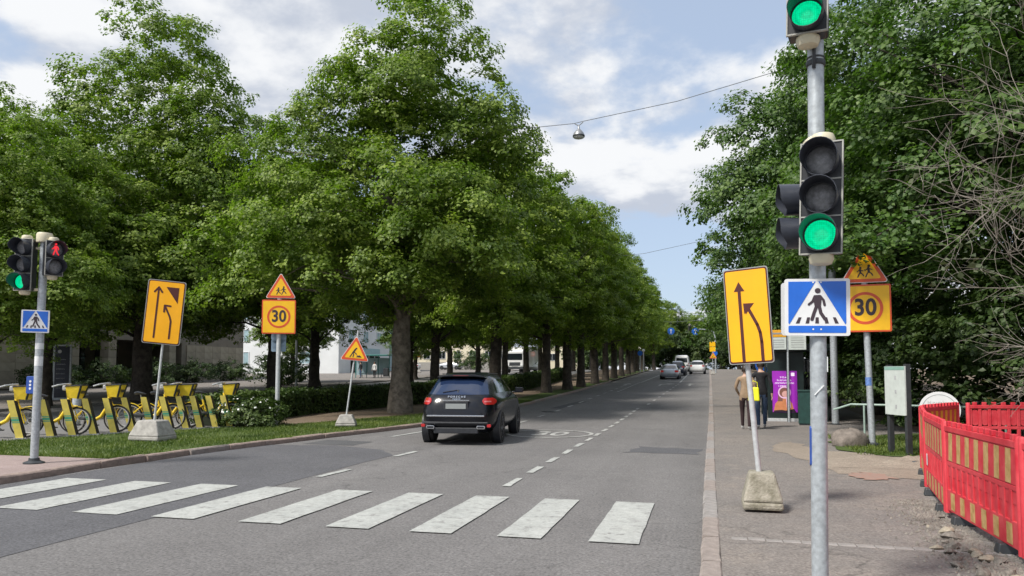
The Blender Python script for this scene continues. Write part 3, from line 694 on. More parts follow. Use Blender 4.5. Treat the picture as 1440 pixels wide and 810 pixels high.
G_ROW = 'street lindens along the left side of the road'
big = make_tree('linden_tree', 11, 9.5, .37, [(-.4, 0, 7.0, 4.9, 4.8, 3.2), (.7, 0, 12.2, 2.9, 2.9, 3.5), (3.2, .2, 10.2, 1.7, 1.7, 1.6), (-3.2, -.5, 9.7, 2.2, 2.2, 2.2), (2.1, -1.5, 6.2, 2.9, 2.8, 2.4), (-2.8, -2.0, 6.0, 3.3, 3.0, 2.3)],
                420, 500, .128, LEAF, BARK, 40, (.55, 1.1), burr=.28)
place(big, -11.05, 26.0, .1, 0, 1, 'tallest linden with a burred pale trunk standing behind the black SUV', G_ROW)
# left mass of old lindens
lt1 = make_tree('linden_tree', 21, 11, .45, [(0, 0, 8.6, 5.8, 5.8, 4.4), (.3, 0, 14.0, 3.4, 3.4, 4.6), (3.4, -1, 11.0, 2.8, 2.8, 2.6), (-3.2, 0, 11.6, 2.8, 2.8, 2.8), (1.8, -3, 6.0, 3.4, 3.0, 2.4)],
                420, 400, .150, LEAF, BARK_D, 36, (.65, 1.25))
lt2 = make_tree('linden_tree', 22, 8, .36, [(0, 0, 7.2, 5.0, 5.0, 3.9), (-.4, 0, 10.9, 3.0, 3.0, 3.6), (2.6, -1.6, 6.2, 3.0, 2.8, 2.5), (-2.8, 1, 8.2, 2.6, 2.6, 2.4)],
                350, 370, .142, LEAF, BARK_D, 30, (.55, 1.15))
G_OLD = 'old lindens beyond the bike docks'
place(lt1, -27.2, 31.5, .1, 0, 1.03, 'very tall old linden right behind the yellow lane sign and bikes', G_OLD)
place(lt2, -25.2, 21.5, .1, .4, .76, 'linden at the left frame edge behind the traffic signal', G_OLD)
index_kids()
def dup(src, x, y, dz=.1, rz=0, sc=1, label=None, group=None):
    return place(copy_tree(src), x, y, dz, rz, sc, label, group)
dup(lt2, -27.8, 26.3, .1, 2.3, .88, 'linden between the far-left tree and the tallest left one', G_OLD)
dup(lt2, -24.3, 38.6, .1, 4.0, 1.12, 'dark-trunked linden behind the left speed limit sign pole', G_OLD)
dup(lt1, -33.5, 38.5, .1, 1.1, .86, 'old linden in front of the stone colonnade, half hidden', G_OLD)
dup(lt1, -36.5, 29.5, .1, 2.6, .88, 'old linden near the colonnade at the far left', G_OLD)
dup(lt2, -27.2, 48.5, .1, 5.1, 1.05, 'linden beyond the side street behind the roadworks sign', G_OLD)
dup(lt2, -22.9, 55.8, .1, 0.7, .85, 'linden beyond the side street just right of the burred trunk', G_OLD)
dup(lt2, -26.6, 76.0, .1, 3.2, .9, 'leaning far linden in front of the cream apartment block', G_OLD)
dup(lt2, -25.6, 83.0, .1, 1.9, .9, 'far linden right of the leaning one by the cream block', G_OLD)
dup(lt2, -26.5, 66.0, .1, 5.9, .62, 'small linden beside the teal bus shelter across the side street', G_OLD)
# clipped row along the kerb
ra = make_tree('linden_tree', 31, 8.5, .30, [(0, 0, 6.6, 2.9, 3.1, 3.6), (.1, 0, 9.6, 2.2, 2.4, 2.9), (.6, -1, 5.0, 2.4, 2.4, 2.0)], 215, 310, .138, LEAF_F, BARK_D, 20, (.5, 1.0))
rb = make_tree('linden_tree', 32, 8.5, .27, [(0, 0, 6.9, 2.8, 3.2, 3.7), (-.2, .2, 9.9, 2.1, 2.3, 2.7), (.4, 1, 5.4, 2.5, 2.5, 2.0)], 215, 310, .138, LEAF_F, BARK_D, 20, (.5, 1.0))
index_kids()
ROW = [(-10.1, 35.6, ra, 1.05), (-8.95, 42.5, rb, 1.0), (-8.4, 46.3, ra, 1.0), (-8.2, 50.3, rb, .98), (-8.15, 56.6, ra, 1.0), (-8.25, 63.5, rb, 1.0),
       (-8.3, 70.1, ra, 1.02), (-8.4, 77.4, rb, 1.0), (-8.5, 85, ra, 1.0), (-8.7, 93, rb, 1.02), (-9.0, 102, ra, 1.0), (-9.0, 112, rb, 1.0), (-8.2, 124, ra, .95)]
ORD = ['first', 'second', 'third', 'fourth', 'fifth', 'sixth', 'seventh', 'eighth', 'ninth', 'tenth', 'eleventh', 'twelfth', 'thirteenth', 'fourteenth']
used = set()
def nth(src, *a, **k):
    if src.name not in used: used.add(src.name); return place(src, *a, **k)
    return dup(src, *a, **k)
for i, (x, y, s_, sc) in enumerate(ROW):
    nth(s_, x, y, .1, (i * 2.4) % 6.28 if i else .3, sc, label=f'{ORD[i]} linden of the kerbside row past the burred tree' if i < 12 else 'farthest linden of the kerbside row, at the crest of the road', group=G_ROW)
ROWB = [(-16.4, 61.0, 1.0), (-16.4, 44.0, 1.0), (-17.0, 71.2, 1.0), (-17.3, 79.0, 1.0), (-18.0, 92.0, 1.05), (-18.0, 104.0, 1.05), (-17.5, 118, 1.05)]
for i, (x, y, sc) in enumerate(sorted(ROWB, key=lambda a: a[1])):
    nth(rb if i % 2 else ra, x, y, .1, 1.1 + i * 1.7, sc, label=f'{ORD[i]} linden of the inner row beyond the clipped hedge', group='lindens beyond the hedge')
# right-hand wood
G_R = 'broadleaf trees along the right pavement'
r1 = make_tree('maple_tree', 41, 10, .36, [(0, 0, 8.2, 5.2, 5.2, 4.8), (0, 0, 12.8, 3.6, 3.6, 3.8), (-2.8, -1.5, 6.5, 3.2, 3.2, 3.4), (2, -2.6, 5.2, 3.4, 3.0, 3.2)], 380, 450, .118, LEAF_R, BARK_D, 36, (.6, 1.2), flat=.5, droop=.35, aspect=.95)
r2 = make_tree('maple_tree', 42, 9, .33, [(0, 0, 7.0, 5.0, 5.0, 4.6), (-.4, 0, 10.6, 3.6, 3.6, 3.2), (-3.2, -.8, 7.6, 2.6, 2.8, 3.0), (-1.6, 1, 4.2, 3.6, 3.4, 2.6)], 370, 450, .118, LEAF_R, BARK_D, 34, (.6, 1.2), flat=.5, droop=.35, aspect=.95)
index_kids()
RT = [(8.6, 21.5, r1, 0, 1.0, 'tall maple rising behind the tall traffic signal and speed sign'),
      (5.9, 28.5, r2, 0, 1.02, 'maple overhanging the pavement above the bus shelter'),
      (13.0, 17.5, r1, 2.0, 1.08, 'large maple behind the bare branches at the right edge'),
      (6.2, 38.5, r2, 1.2, 1.0, 'first maple past the bus shelter on the right'),
      (6.6, 49, r1, 3.0, .86, 'second maple past the bus shelter on the right'),
      (6.8, 60, r2, 4.2, .95, 'third maple past the bus shelter on the right'),
      (7.0, 72, r1, .8, .82, 'fourth maple past the bus shelter on the right'),
      (7.4, 85, r2, 2.6, .95, 'fifth maple past the bus shelter on the right'),
      (7.8, 99, r1, 5.1, .82, 'sixth maple past the bus shelter on the right'),
      (7.0, 114, r2, 3.7, .95, 'seventh maple past the bus shelter on the right'),
      (5.5, 132, r1, 1.6, .85, 'maple closing the far end of the right-hand row'),
      (14.5, 29, r2, 5.0, 1.15, 'maple of the wood behind the speed sign, second rank'),
      (20, 22, r1, 4.0, 1.05, 'maple deep in the wood at the far right')]
for x, y, s_, rz, sc, lb in RT: nth(s_, x, y, .1, rz, sc, label=lb, group=G_R)
spr = np.random.default_rng(77); sc_ = np.array([-5.55, -5.35, 4.02])
q_ = np.concatenate([sc_ + spr.normal(0, 1, (620, 3)) * np.array([.34, .22, .15]), np.array([-4.6, -4.6, 4.5]) + spr.normal(0, 1, (520, 3)) * np.array([.5, .4, .22])])
V, T = leaves(q_, spr.normal(0, .5, (1140, 3)) + np.array([0, -.3, .8]), .115, spr, .95); link('low_branch', fast_mesh('low_branch', V, T, LEAF_R), r1)
m = MB(); m.tube([(-.2, -.2, 5.2), (-2.4, -2.3, 5.4), (-4.4, -4.3, 4.75), (-5.6, -5.4, 4.05)], [.07, .05, .03, .008], 6); m.build('low_branch_wood', BARK_D, r1)
# trees closing the view far down the road
for i, (x, y, sc, lb) in enumerate([(-6.5, 150, 1.05, 'far linden over the crest, left of the white van'), (-2, 165, 1.0, 'far linden closing the road view behind the white van'), (3, 158, 1.05, 'far linden over the crest behind the white SUV'), (-13, 140, 1.1, 'far linden beyond the beacon posts')]):
    dup(ra if i % 2 else rb, x, y, .1, i * 1.3, sc, lb, 'trees closing the far end of the road')
for i, (x, y, sc, rz, lb) in enumerate([(-14, 172, 1.0, 0, 'dark far tree mass left of the road end'), (-5, 182, 1.0, 1.1, 'dark far tree straight at the road end'), (4, 176, 1.0, 2.2, 'dark far tree right of the road end'), (-24, 178, 1.1, 3.3, 'dark far tree behind the no-entry sign'), (-20, 150, .8, 4, 'dark far tree behind the oncoming lorry'), (11, 150, 1.0, 5, 'dark far tree beyond the right-hand row'), (-70, 130, 1.2, .5, 'dark far tree left of the cream block'), (-66, 112, 1.1, 2.5, 'dark far tree between the white and cream buildings')]):
    dup(r2 if i % 2 else r1, x, y, -1.6, rz, sc, lb, 'dark trees closing the background')
# shrubs
def make_shrub(name, seed, lobes, ncl, per, leaf, m_leaf, rc=(.3, .6), stems=8):
    rng = np.random.default_rng(seed); root = thing(name, 'shrub', 'shrub')
    C, lp, ln = crown_points(lobes, ncl, per, rng, rc, .7, .3, .2); k = lp[:, 2] > .02
    V, T = leaves(lp[k], ln[k], leaf, rng, .8); link('foliage', fast_mesh('foliage', V, T, m_leaf), root)
    m = MB()
    for i in rng.choice(len(C), min(stems, len(C)), replace=False):
        e = Vector(C[i, :3]); b = Vector((rng.normal(0, .12), rng.normal(0, .12), -.02)); md = b.lerp(e, .5) + Vector((0, 0, .2))
        m.tube([b, md, e], [.03, .02, .006], 5)
    m.build('stems', BARK_D, root); return root
sh = make_shrub('shrub', 51, [(0, 0, 1.5, 1.9, 1.7, 1.6), (.6, -.3, 2.5, 1.4, 1.4, 1.2)], 120, 130, .13, LEAF_S, (.3, .62))
sh2 = make_shrub('shrub', 52, [(0, 0, .6, 1.4, 1.2, .75)], 60, 110, .10, LEAF_S, (.25, .45))
index_kids()
SH = [(6.0, 19.6, sh, 1.0, 'dark shrub behind the boulder and speed sign'), (5.6, 23.5, sh, 1.05, 'dark shrub right of the bus shelter'), (7.8, 17.6, sh, 1.0, 'dark shrub behind the info board'),
      (10.0, 15.8, sh, 1.15, 'dark shrub behind the red barriers at right'), (8.5, 13.0, sh, .8, 'low dark shrub at the right frame edge'), (4.9, 33, sh, .95, 'dark shrub past the bus shelter'),
      (12.6, 14.6, sh, 1.2, 'tall dark shrub at the right frame edge under the bare branches')]
for i, (x, y, s_, sc, lb) in enumerate(SH): nth(s_, x, y, .09, i * 1.7, sc, label=lb, group='shrubs at the edge of the right-hand wood')
SH2 = [(-42.3, 40.5, 1.3, 'low shrub bed at the foot of the wall left of the first column'), (-42.6, 45.0, 1.3, 'low shrub bed before the dark bay between the columns'), (-42.4, 49.8, 1.35, 'low shrub bed behind the old linden trunk'),
       (-42.6, 55, 1.3, 'low shrub bed below the plain stone wall'), (-42.4, 60, 1.3, 'low shrub bed at the right end of the stone wall'), (-31.0, 50.5, 1.7, 'bushy shrub right of the double-arm lamp post'), (-37, 118, 2.2, 'round bush by the far cream block')]
for i, (x, y, sc, lb) in enumerate(SH2): nth(sh2, x, y, .12, i * 1.1, sc, label=lb, group='low shrubs beyond the side street')
for i, (x, y, sc, lb) in enumerate([(-12.5, 138, 2.6, 'dark far bush beyond the beacon posts'), (-7.5, 146, 2.6, 'dark far bush at the road end, left of the van'), (-2.5, 150, 2.6, 'dark far bush at the road end behind the van'), (2.5, 146, 2.6, 'dark far bush at the road end behind the white SUV'), (7, 140, 2.6, 'dark far bush at the road end on the right'), (-22, 142, 2.4, 'dark far bush behind the lorry')]):
    dup(sh, x, y, -.6, i * 1.9, sc, lb, 'dark bushes closing the road end')
tr3 = dup(lt2, -33.5, 56.0, .1, 2.2, .62, 'low broad green tree behind the double-arm lamp post', 'old lindens beyond the bike docks')
# clipped hedge along the verge
def hedge_mesh(y0, y1, step, wd, h, per, leaf, seed):
    rng = np.random.default_rng(seed); n = int((y1 - y0) * per); y = rng.uniform(y0, y1, n)
    side = rng.random(n); hh = h * (1 + .05 * np.sin(y * 1.9) + .04 * np.sin(y * 4.7)); w2 = wd / 2 * (1 + .07 * np.sin(y * 2.7 + 1))
    x = np.where(side < .42, w2, np.where(side < .52, -w2, rng.uniform(-1, 1, n) * w2)); z = np.where(side < .52, rng.random(n) * hh, hh)
    nr = np.stack([np.where(side < .42, 1., np.where(side < .52, -1., 0)), 0 * y, np.where(side < .52, .35, 1.)], 1)
    hx = np.array([HX(a) for a in y]); gz = np.array([zg(a) for a in y])
    P = np.stack([hx + x + rng.normal(0, .05, n), y, gz + .1 + np.maximum(.02, z + rng.normal(0, .05, n))], 1)
    return leaves(P, nr + rng.normal(0, .5, (n, 3)), leaf, rng, .7)
def hedge(y0, y1, wd, h, per, leaf, label, seed):
    root = thing('hedge', label, 'hedge', group='hedges along the verge')
    V, T = hedge_mesh(y0, y1, .5, wd, h, per, leaf, seed); link('foliage', fast_mesh('foliage', V, T, LEAF_H), root)
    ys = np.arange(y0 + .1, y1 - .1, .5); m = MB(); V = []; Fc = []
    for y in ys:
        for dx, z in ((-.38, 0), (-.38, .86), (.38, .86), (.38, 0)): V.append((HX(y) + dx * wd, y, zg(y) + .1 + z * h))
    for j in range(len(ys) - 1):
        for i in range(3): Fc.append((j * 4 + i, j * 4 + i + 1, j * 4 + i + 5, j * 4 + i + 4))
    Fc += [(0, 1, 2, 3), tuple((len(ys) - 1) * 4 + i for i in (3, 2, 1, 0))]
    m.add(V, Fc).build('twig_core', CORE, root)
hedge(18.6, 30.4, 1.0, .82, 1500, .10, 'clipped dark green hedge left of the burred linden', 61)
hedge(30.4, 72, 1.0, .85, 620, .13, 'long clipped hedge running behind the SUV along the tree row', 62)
fl = make_shrub('flowering_shrub', 71, [(0, 0, .42, 1.1, .9, .5)], 60, 130, .085, LEAF_H, (.2, .36), 6)
rng = np.random.default_rng(72); d = unit(rng.normal(0, 1, (90, 3))); d[:, 2] = abs(d[:, 2]) * .8
FP = np.array([0, 0, .45]) + d * np.array([1.12, .95, .56]); V, T = leaves(FP, d + np.array([0, 0, .4]), .065, rng, 1.0); link('blossom', fast_mesh('blossom', V, T, PETAL), fl)
place(fl, -12.75, 18.9, .1, 0, .92, 'low bush with white flowers at the right end of the bike docks')
fl['category'] = 'bush'
# bare-branched small tree at the right edge
def dead_tree():
    rng = np.random.default_rng(81); root = thing('bare_tree', 'grey leafless branches of a half dead small tree at the right edge', 'tree')
    m = MB(); tips = []
    def grow(p, d, l, r, dep):
        P = [p]; q = p
        for k in range(4):
            d = (d + Vector(rng.normal(0, .25, 3)) + Vector((0, 0, .02))).normalized(); q = q + d * l / 4; P.append(q)
        m.tube(P, [r * (1 - .14 * i) for i in range(5)], 5 if dep else 7, caps=False)
        if dep >= 4: tips.append(q); return
        for k in range(6):
            t = P[1 + int(rng.integers(1, 4))]; nd = (d * .65 + Vector(rng.normal(0, .62, 3)) + Vector((-.12, -.08, .05))).normalized()
            grow(t, nd, l * rng.uniform(.55, .78), r * .5, dep + 1)
        grow(q, d, l * .7, r * .58, dep + 1)
    grow(Vector((0, 0, 0)), Vector((-.10, -.06, 1)), 3.2, .046, 0)
    m.build('branches', TWIG, root)
    tp = np.array([tuple(t) for t in tips]); sel = tp[rng.choice(len(tp), 240)] + rng.normal(0, .12, (240, 3))
    P = np.repeat(sel, 5, 0) + rng.normal(0, .07, (1200, 3))
    P = P[P[:, 2] < 3.6 + rng.random(len(P))]
    V, T = leaves(P, rng.normal(0, .5, (len(P), 3)) + np.array([0, 0, .7]), .10, rng, .8); link('sparse_leaves', fast_mesh('sparse_leaves', V, T, LEAF_DRY), root)
    return root
place(dead_tree(), 6.45, 11.6, .09, 0, 1.12)

# ---------------------------------------------------------------- signs
def pict_walker(m, s, y0, y1, mi=0, ox=0, oz=0):
    """walking figure, s = figure height, feet at oz"""
    def q(P): return [(ox + a * s, oz + b * s) for a, b in P]
    m.disc(ox + .02 * s, oz + .92 * s, .085 * s, y0, y1, mi, 16)
    m.prism(q([(-.09, .78), (.10, .79), (.13, .62), (.11, .42), (-.07, .42), (-.10, .6)]), y0 - .0003, y1, mi)
    m.stroke(q([(-.07, .74), (-.13, .58), (-.24, .49)]), .075 * s, y0, y1, mi)
    m.stroke(q([(.09, .75), (.19, .62), (.22, .47)]), .075 * s, y0, y1, mi)
    m.stroke(q([(-.01, .45), (-.09, .22), (-.15, .02)]), .10 * s, y0, y1, mi)
    m.stroke(q([(.06, .45), (.11, .22), (.23, .03)]), .10 * s, y0, y1, mi)
def crosswalk_sign(parent, s, loc, rot, bolts=True):
    pl = MB(); pl.prism(rrect(s, s * .93, s * .04), 0, .012); pl.prism(rrect(s * .98, s * .9, s * .03), .012, .02, 1)
    sign = pl.build('crossing_sign', [SG_WHITE, SG_BACK], parent, 0, loc, rot)
    b = MB(); t = .002
    # blue field left and right of the triangle, and the band under it
    hw, top, bot = s * .44, s * .42, -s * .28
    b.prism([(-hw, top), (-.02 * s, top), (-s * .425, bot)] + [(-hw, bot + .02 * s)], -t, 0)
    b.prism([(hw, top), (hw, bot + .02 * s), (s * .425, bot), (.02 * s, top)], -t, 0)
    b.prism(rrect(2 * hw, s * .115, s * .02, 3, 0, -s * .36), -t, 0); b.build('blue_field', SG_BLUE, sign)
    f = MB(); pict_walker(f, s * .52, -t * 1.2, -.0002, 0, 0, -s * .21)
    for k in range(5):
        x = (-.30 + .15 * k) * s; sh = (.04 - .02 * k) * s
        f.prism([(x - .028 * s, -s * .265), (x + .028 * s, -s * .265), (x + .022 * s + sh, -s * .165), (x - .022 * s + sh, -s * .165)], -t * .9, -.0002)
    f.build('pictogram', SG_BLACK, sign)
    if bolts:
        d = MB()
        for x in (-.06, .06):
            for z in (-.36, .405): d.disc(x * s, z * s, .014 * s, -.004, 0, 0, 10)
        d.build('bolts', SG_WHITE, sign)
    return sign
def lane_sign(parent, wd, h, loc, rot, corner, hand):
    pl = MB(); pl.prism(rrect(wd, h, wd * .06), 0, .018); sign = pl.build('sign_plate', SG_BACK, parent, 0, loc, rot)
    a = MB(); a.prism(rrect(wd * .965, h * .98, wd * .055), -.003, 0); a.build('border', SG_BROWN, sign)
    a = MB(); a.prism(rrect(wd * .91, h * .95, wd * .045), -.006, -.003); a.build('yellow_face', SG_YEL, sign)
    m = MB(); y0, y1 = -.009, -.006
    if corner:
        x = -.20 * wd; m.stroke([(x, -.40 * h), (x, .36 * h)], .05 * wd, y0, y1)
        m.stroke([(x - .10 * wd, .31 * h), (x, .385 * h), (x + .10 * wd, .31 * h)], .05 * wd, y0 - .0005, y1)
        P = [(.20 * wd, -.40 * h), (.20 * wd, -.13 * h), (.16 * wd, -.06 * h), (.02 * wd, .09 * h)]; m.stroke(P, .05 * wd, y0 - .0003, y1)
        m.stroke([(.155 * wd, .105 * h), (.0, .11 * h), (0, .01 * h)], .05 * wd, y0 - .0006, y1)
        m.prism([(-.01 * wd, .40 * h), (.33 * wd, .40 * h), (.33 * wd, .15 * h)], y0, y1)
    else:
        x = -.16 * wd; m.stroke([(x, -.48 * h), (x, .27 * h)], .07 * wd, y0, y1, 0, None, False)
        m.prism([(x - .12 * wd, .26 * h), (x + .12 * wd, .26 * h), (x, .36 * h)], y0 - .0003, y1)
        P = [(.26 * wd, -.48 * h), (.26 * wd, -.28 * h), (.24 * wd, -.18 * h), (.19 * wd, -.10 * h), (.02 * wd, .07 * h)]; m.stroke(P, .07 * wd, y0, y1, 0, None, False)
        for px, pz in P[1:-1]: m.disc(px, pz, .035 * wd, y0 - .0002, y1, 0, 10)
        m.prism([(-.08 * wd, .02 * h), (.07 * wd, .115 * h), (-.09 * wd, .13 * h)][::1], y0 - .0003, y1)
        m.prism([(-.08 * wd, .13 * h), (.15 * wd, .125 * h), (-.05 * wd, .015 * h)], y0 - .0005, y1)
    m.build('arrows', SG_BROWN, sign); return sign
def tri_sign(parent, side, loc, rot, kind):
    pl = MB(); pl.prism(rtri(side, side * .045), .004, .018); sign = pl.build('warning_triangle', SG_WHITE, parent, 0, loc, rot)
    a = MB(); a.prism(rtri(side * .95, side * .04, side * .0145), -.001, .004); a.build('red_border', SG_RED, sign)
    a = MB(); a.prism(rtri(side * .70, side * .03, side * .087), -.004, -.001); a.build('yellow_face', SG_YEL2, sign)
    m = MB(); y0, y1 = -.007, -.004; s = side
    if kind == 'children':
        for ox, k in ((-.085, .85), (.085, 1.0)):
            if ox > 0: m.build('pictogram', SG_BLACK, sign); m = MB()
            def q(P): return [((ox + a * k) * s, (.13 + b * k) * s) for a, b in P]
            c = q([(.01, .245)])[0]; m.disc(c[0], c[1], .030 * s * k, y0, y1, 0, 12)
            m.stroke(q([(.0, .20), (.01, .11)]), .05 * s * k, y0, y1)
            m.stroke(q([(0, .11), (-.03, .06), (-.055, .0)]), .026 * s, y0 - .0004, y1); m.stroke(q([(.01, .11), (.06, .075), (.085, .03)]), .026 * s, y0 - .0006, y1)
            m.stroke(q([(-.01, .19), (-.07, .14)]), .02 * s, y0 - .0008, y1); m.stroke(q([(.01, .19), (.075, .16)]), .02 * s, y0 - .001, y1)
    else:
        def q(P): return [(a * s, b * s) for a, b in P]
        m.disc(.03 * s, .42 * s, .032 * s, y0, y1, 0, 12)
        m.stroke(q([(-.0, .385), (-.07, .27)]), .06 * s, y0, y1)
        m.stroke(q([(-.07, .27), (-.04, .20), (-.06, .125)]), .034 * s, y0 - .0004, y1); m.stroke(q([(-.08, .27), (-.12, .19), (-.16, .125)]), .034 * s, y0 - .0006, y1)
        m.stroke(q([(-.0, .37), (-.03, .28), (.045, .25)]), .024 * s, y0 - .0008, y1)
        m.stroke(q([(-.05, .31), (.10, .17)]), .018 * s, y0 - .001, y1)
        m.build('pictogram', SG_BLACK, sign); m = MB()
        m.prism(q([(.04, .125), (.24, .125), (.20, .17), (.16, .20), (.12, .185), (.08, .16)]), y0, y1)
    m.build('pictogram', SG_BLACK, sign); return sign
def speed_sign(parent, wd, h, loc, rot):
    pl = MB(); pl.prism(rrect(wd, h, wd * .035), 0, .06); sign = pl.build('speed_sign', SG_RED, parent, .004, loc, rot)
    a = MB(); a.prism(rrect(wd * .93, h * .93, wd * .02), -.003, 0); a.build('yellow_face', SG_YEL2, sign)
    a = MB(); a.ring(.285 * wd, .345 * wd, -.006, -.003, 0, 0, 40); a.build('red_ring', SG_RED, sign)
    text('30', .47 * wd, 'number', SG_BLACK, sign, (0, -.0055, 0.005 * wd), (R(90), 0, 0), .012 * wd, .002, .92, 1.05, 1.02)
    return sign
def post(parent, p0, p1, r, m=GALV, n=14, name='post'):
    b = MB(); b.tube([p0, p1], r, n); return b.build(name, m, parent)
def block_base(parent, wb, db, h, tx, ty, m, feet=True, cx=0, cy=0):
    b = MB(); n = 5
    b.box((cx, cy, h * .06 + h * .10), (wb, db, h * .2), 0); b.box((cx, cy, h * .26 + h * .37), (wb, db, h * .74), 0, None, (tx, ty))
    o = b.build('concrete_base', m, parent, .025)
    if feet:
        f = MB()
        for sx in (-.3, .1, .38): f.box((cx + sx * wb, cy, h * .04), (wb * .2, db * .92, h * .08))
        f.build('foot', m, parent, .008)
    return o
def faceyaw(x, y, off=0.0):
    """yaw that turns a plate's front to the camera's side of the street"""
    return math.atan2(x, -y) * -1 + 0 if False else math.atan2(-x, y) + off

# left lane-shift sign on its block
t = thing('lane_shift_sign', 'yellow lane shift sign with a dark corner wedge on a grass-verge concrete block', 'road sign', (-11.95, 14.2, .1), (0, R(0), 0), 'yellow lane shift signs')
block_base(t, .78, .62, .46, .62, .66, CONC)
tilt = R(5.2)
P1 = Vector((math.sin(tilt) * 3.6, .02, math.cos(tilt) * 3.5))
post(t, (0.03, 0, .38), (P1.x + .0, .0, P1.z), .026, GALV_L)
lane_sign(t, .80, 1.43, (.255, -.05, 2.86), (R(2), tilt, R(26)), True, 1)
# right lane-shift sign
t = thing('lane_shift_sign', 'leaning yellow lane shift sign on a mossy concrete block at the right kerb', 'road sign', (.58, 8.75, .1), (0, 0, 0), 'yellow lane shift signs')
block_base(t, .42, .44, .42, .62, .62, CONC_OLD, False)
tilt = R(-4.6)
post(t, (-.02, 0, .34), (math.sin(tilt) * 2.5, .0, 2.5), .030, GALV_L)
lane_sign(t, .485, 1.07, (-.115, -.085, 2.14), (R(0), R(-3.2), R(-15)), False, 1)
# left 30 sign with children triangle
t = thing('speed_limit_sign', 'yellow 30 speed sign and children warning triangle on the tall grass-verge post', 'road sign', (-12.19, 19.57, .1), (0, 0, R(24)), '30 speed signs under a children triangle')
post(t, (0, 0, -.05), (0.02, 0, 4.3), .065, GALV_L); speed_sign(t, .96, 1.0, (.02, -.12, 3.16), (0, 0, 0)); tri_sign(t, .88, (.06, -.09, 3.71), (0, 0, 0), 'children')
b = MB(); b.disc(0, 2.58, .22, .09, .105, 0, 24); b.prism(rrect(.42, .36, .04, 4, 0, 2.32), .09, .105); b.build('sign_back', mat('sign_back_blue', (.25, .34, .44), .5, .2, var=.2, scale=8), t)
# right 30 sign
t = thing('speed_limit_sign', 'yellow 30 speed sign and children triangle on the post by the boulder', 'road sign', (3.25, 16.77, .1), (0, 0, R(-6)), '30 speed signs under a children triangle')
post(t, (.04, 0, -.05), (-.04, 0, 3.75), .065, GALV); speed_sign(t, .97, .98, (-.04, -.12, 2.84), (0, 0, 0)); tri_sign(t, .92, (-.04, -.09, 3.37), (0, 0, 0), 'children')
b = MB(); b.lathe([(.12, 0), (.12, .06), (.08, .09)], 14); b.build('collar', DARKST, t, 0, (.04, 0, 0))
b = MB(); b.tube([(.005, -.001, 1.25), (.002, -.001, 1.42)], .068, 14, 0, False); b.build('sticker', mat('sticker_blue', (.12, .22, .5), .5, var=.3, scale=30), t)
# roadworks triangle
t = thing('roadworks_sign', 'leaning roadworks triangle on a small concrete block before the hedge', 'road sign', (-9.85, 19.35, .1), (0, 0, R(20)))
block_base(t, .56, .46, .34, .6, .66, CONC); tilt = R(6.2)
post(t, (.0, 0, .3), (math.sin(tilt) * 2.85, 0, 2.72), .024, GALV_L); tri_sign(t, .82, (.21, -.05, 1.86), (0, R(5), 0), 'works')

# ---------------------------------------------------------------- traffic signals
def visor_mb(r, l, cut=.45, n=22, th=.004):
    m = MB(); V = []; Fc = []
    def ln(a):                                       # full tunnel, lower part cut back
        s_ = math.sin(a); return l * (1 if s_ > -.15 else (1 - (1 - cut) * min(1, (-.15 - s_) / .6)))
    for k in range(n):
        a = 2 * math.pi * k / n; e = ln(a)
        for rr, y in ((r, 0), (r * 1.04, -e), (r * 1.04 - th, -e), (r - th, 0)): V.append((rr * math.cos(a), y, rr * math.sin(a)))
    for k in range(n):
        q = (k + 1) % n
        for a, b in ((0, 1), (1, 2), (2, 3)): Fc.append((k * 4 + a, q * 4 + a, q * 4 + b, k * 4 + b))
    m.add(V, Fc, 0, True); return m
def signal_head(parent, u, n, lit, loc, rot, d=.16, wd=None, lens_r=None, cap=True, red=False, vl=.72, vc=.5):
    """n lamps stacked, top one first; loc is the centre of the case's front"""
    wd = wd or u * 1.05; H = u * n; b = MB()
    b.prism(rrect(wd, H, .02), 0, d); head = b.build('signal_head', BLACK, parent, .004, loc, rot)
    e = MB(); t_ = .009
    for x in (-wd / 2, wd / 2): e.box((x, .004, 0), (t_, .022, H + t_))
    for k in range(n + 1): e.box((0, .0035, H / 2 - k * u), (wd - t_ - .002, .021, t_))
    e.build('case_edge', HEADGREY, head)
    lr = lens_r or u * .40
    for k in range(n):
        z = H / 2 - u * (k + .5)
        b = MB(); b.ring(lr, lr * 1.12, -.012, 0, 0, z, 28); b.build('lens_rim', VISOR, head)
        b = MB(); Mx = Matrix.Translation((0, 0, z)) @ Matrix.Rotation(R(90), 4, 'X')
        b.lathe([(lr, .002), (lr * .96, .008), (lr * .8, .018), (lr * .5, .028), (lr * .2, .033), (.001, .034)], 28, 0, Mx)
        lo = b.build('lens', LENS_GREEN if k == lit and not red else LENS_OFF, head)
        if red and k == lit:
            b = MB(); pict_walker(b, lr * 1.7, -.037, -.034, 0, 0, z - lr * .8); b.build('red_figure', LENS_RED, lo)
        visor_mb(lr * 1.12, u * vl, vc).build('visor', VISOR, head, 0, (0, -.002, z))
    if cap:
        for s_, z0 in ((1, H / 2), (-1, -H / 2)):
            b = MB(); b.lathe([(wd * .30, z0 + s_ * .004), (wd * .31, z0 + s_ * .03), (wd * .26, z0 + s_ * .062), (wd * .2, z0 + s_ * .068)], 16, 0, Matrix.Translation((0, d * .5, 0)))
            b.build('end_cap', CREAM, head)
    return head
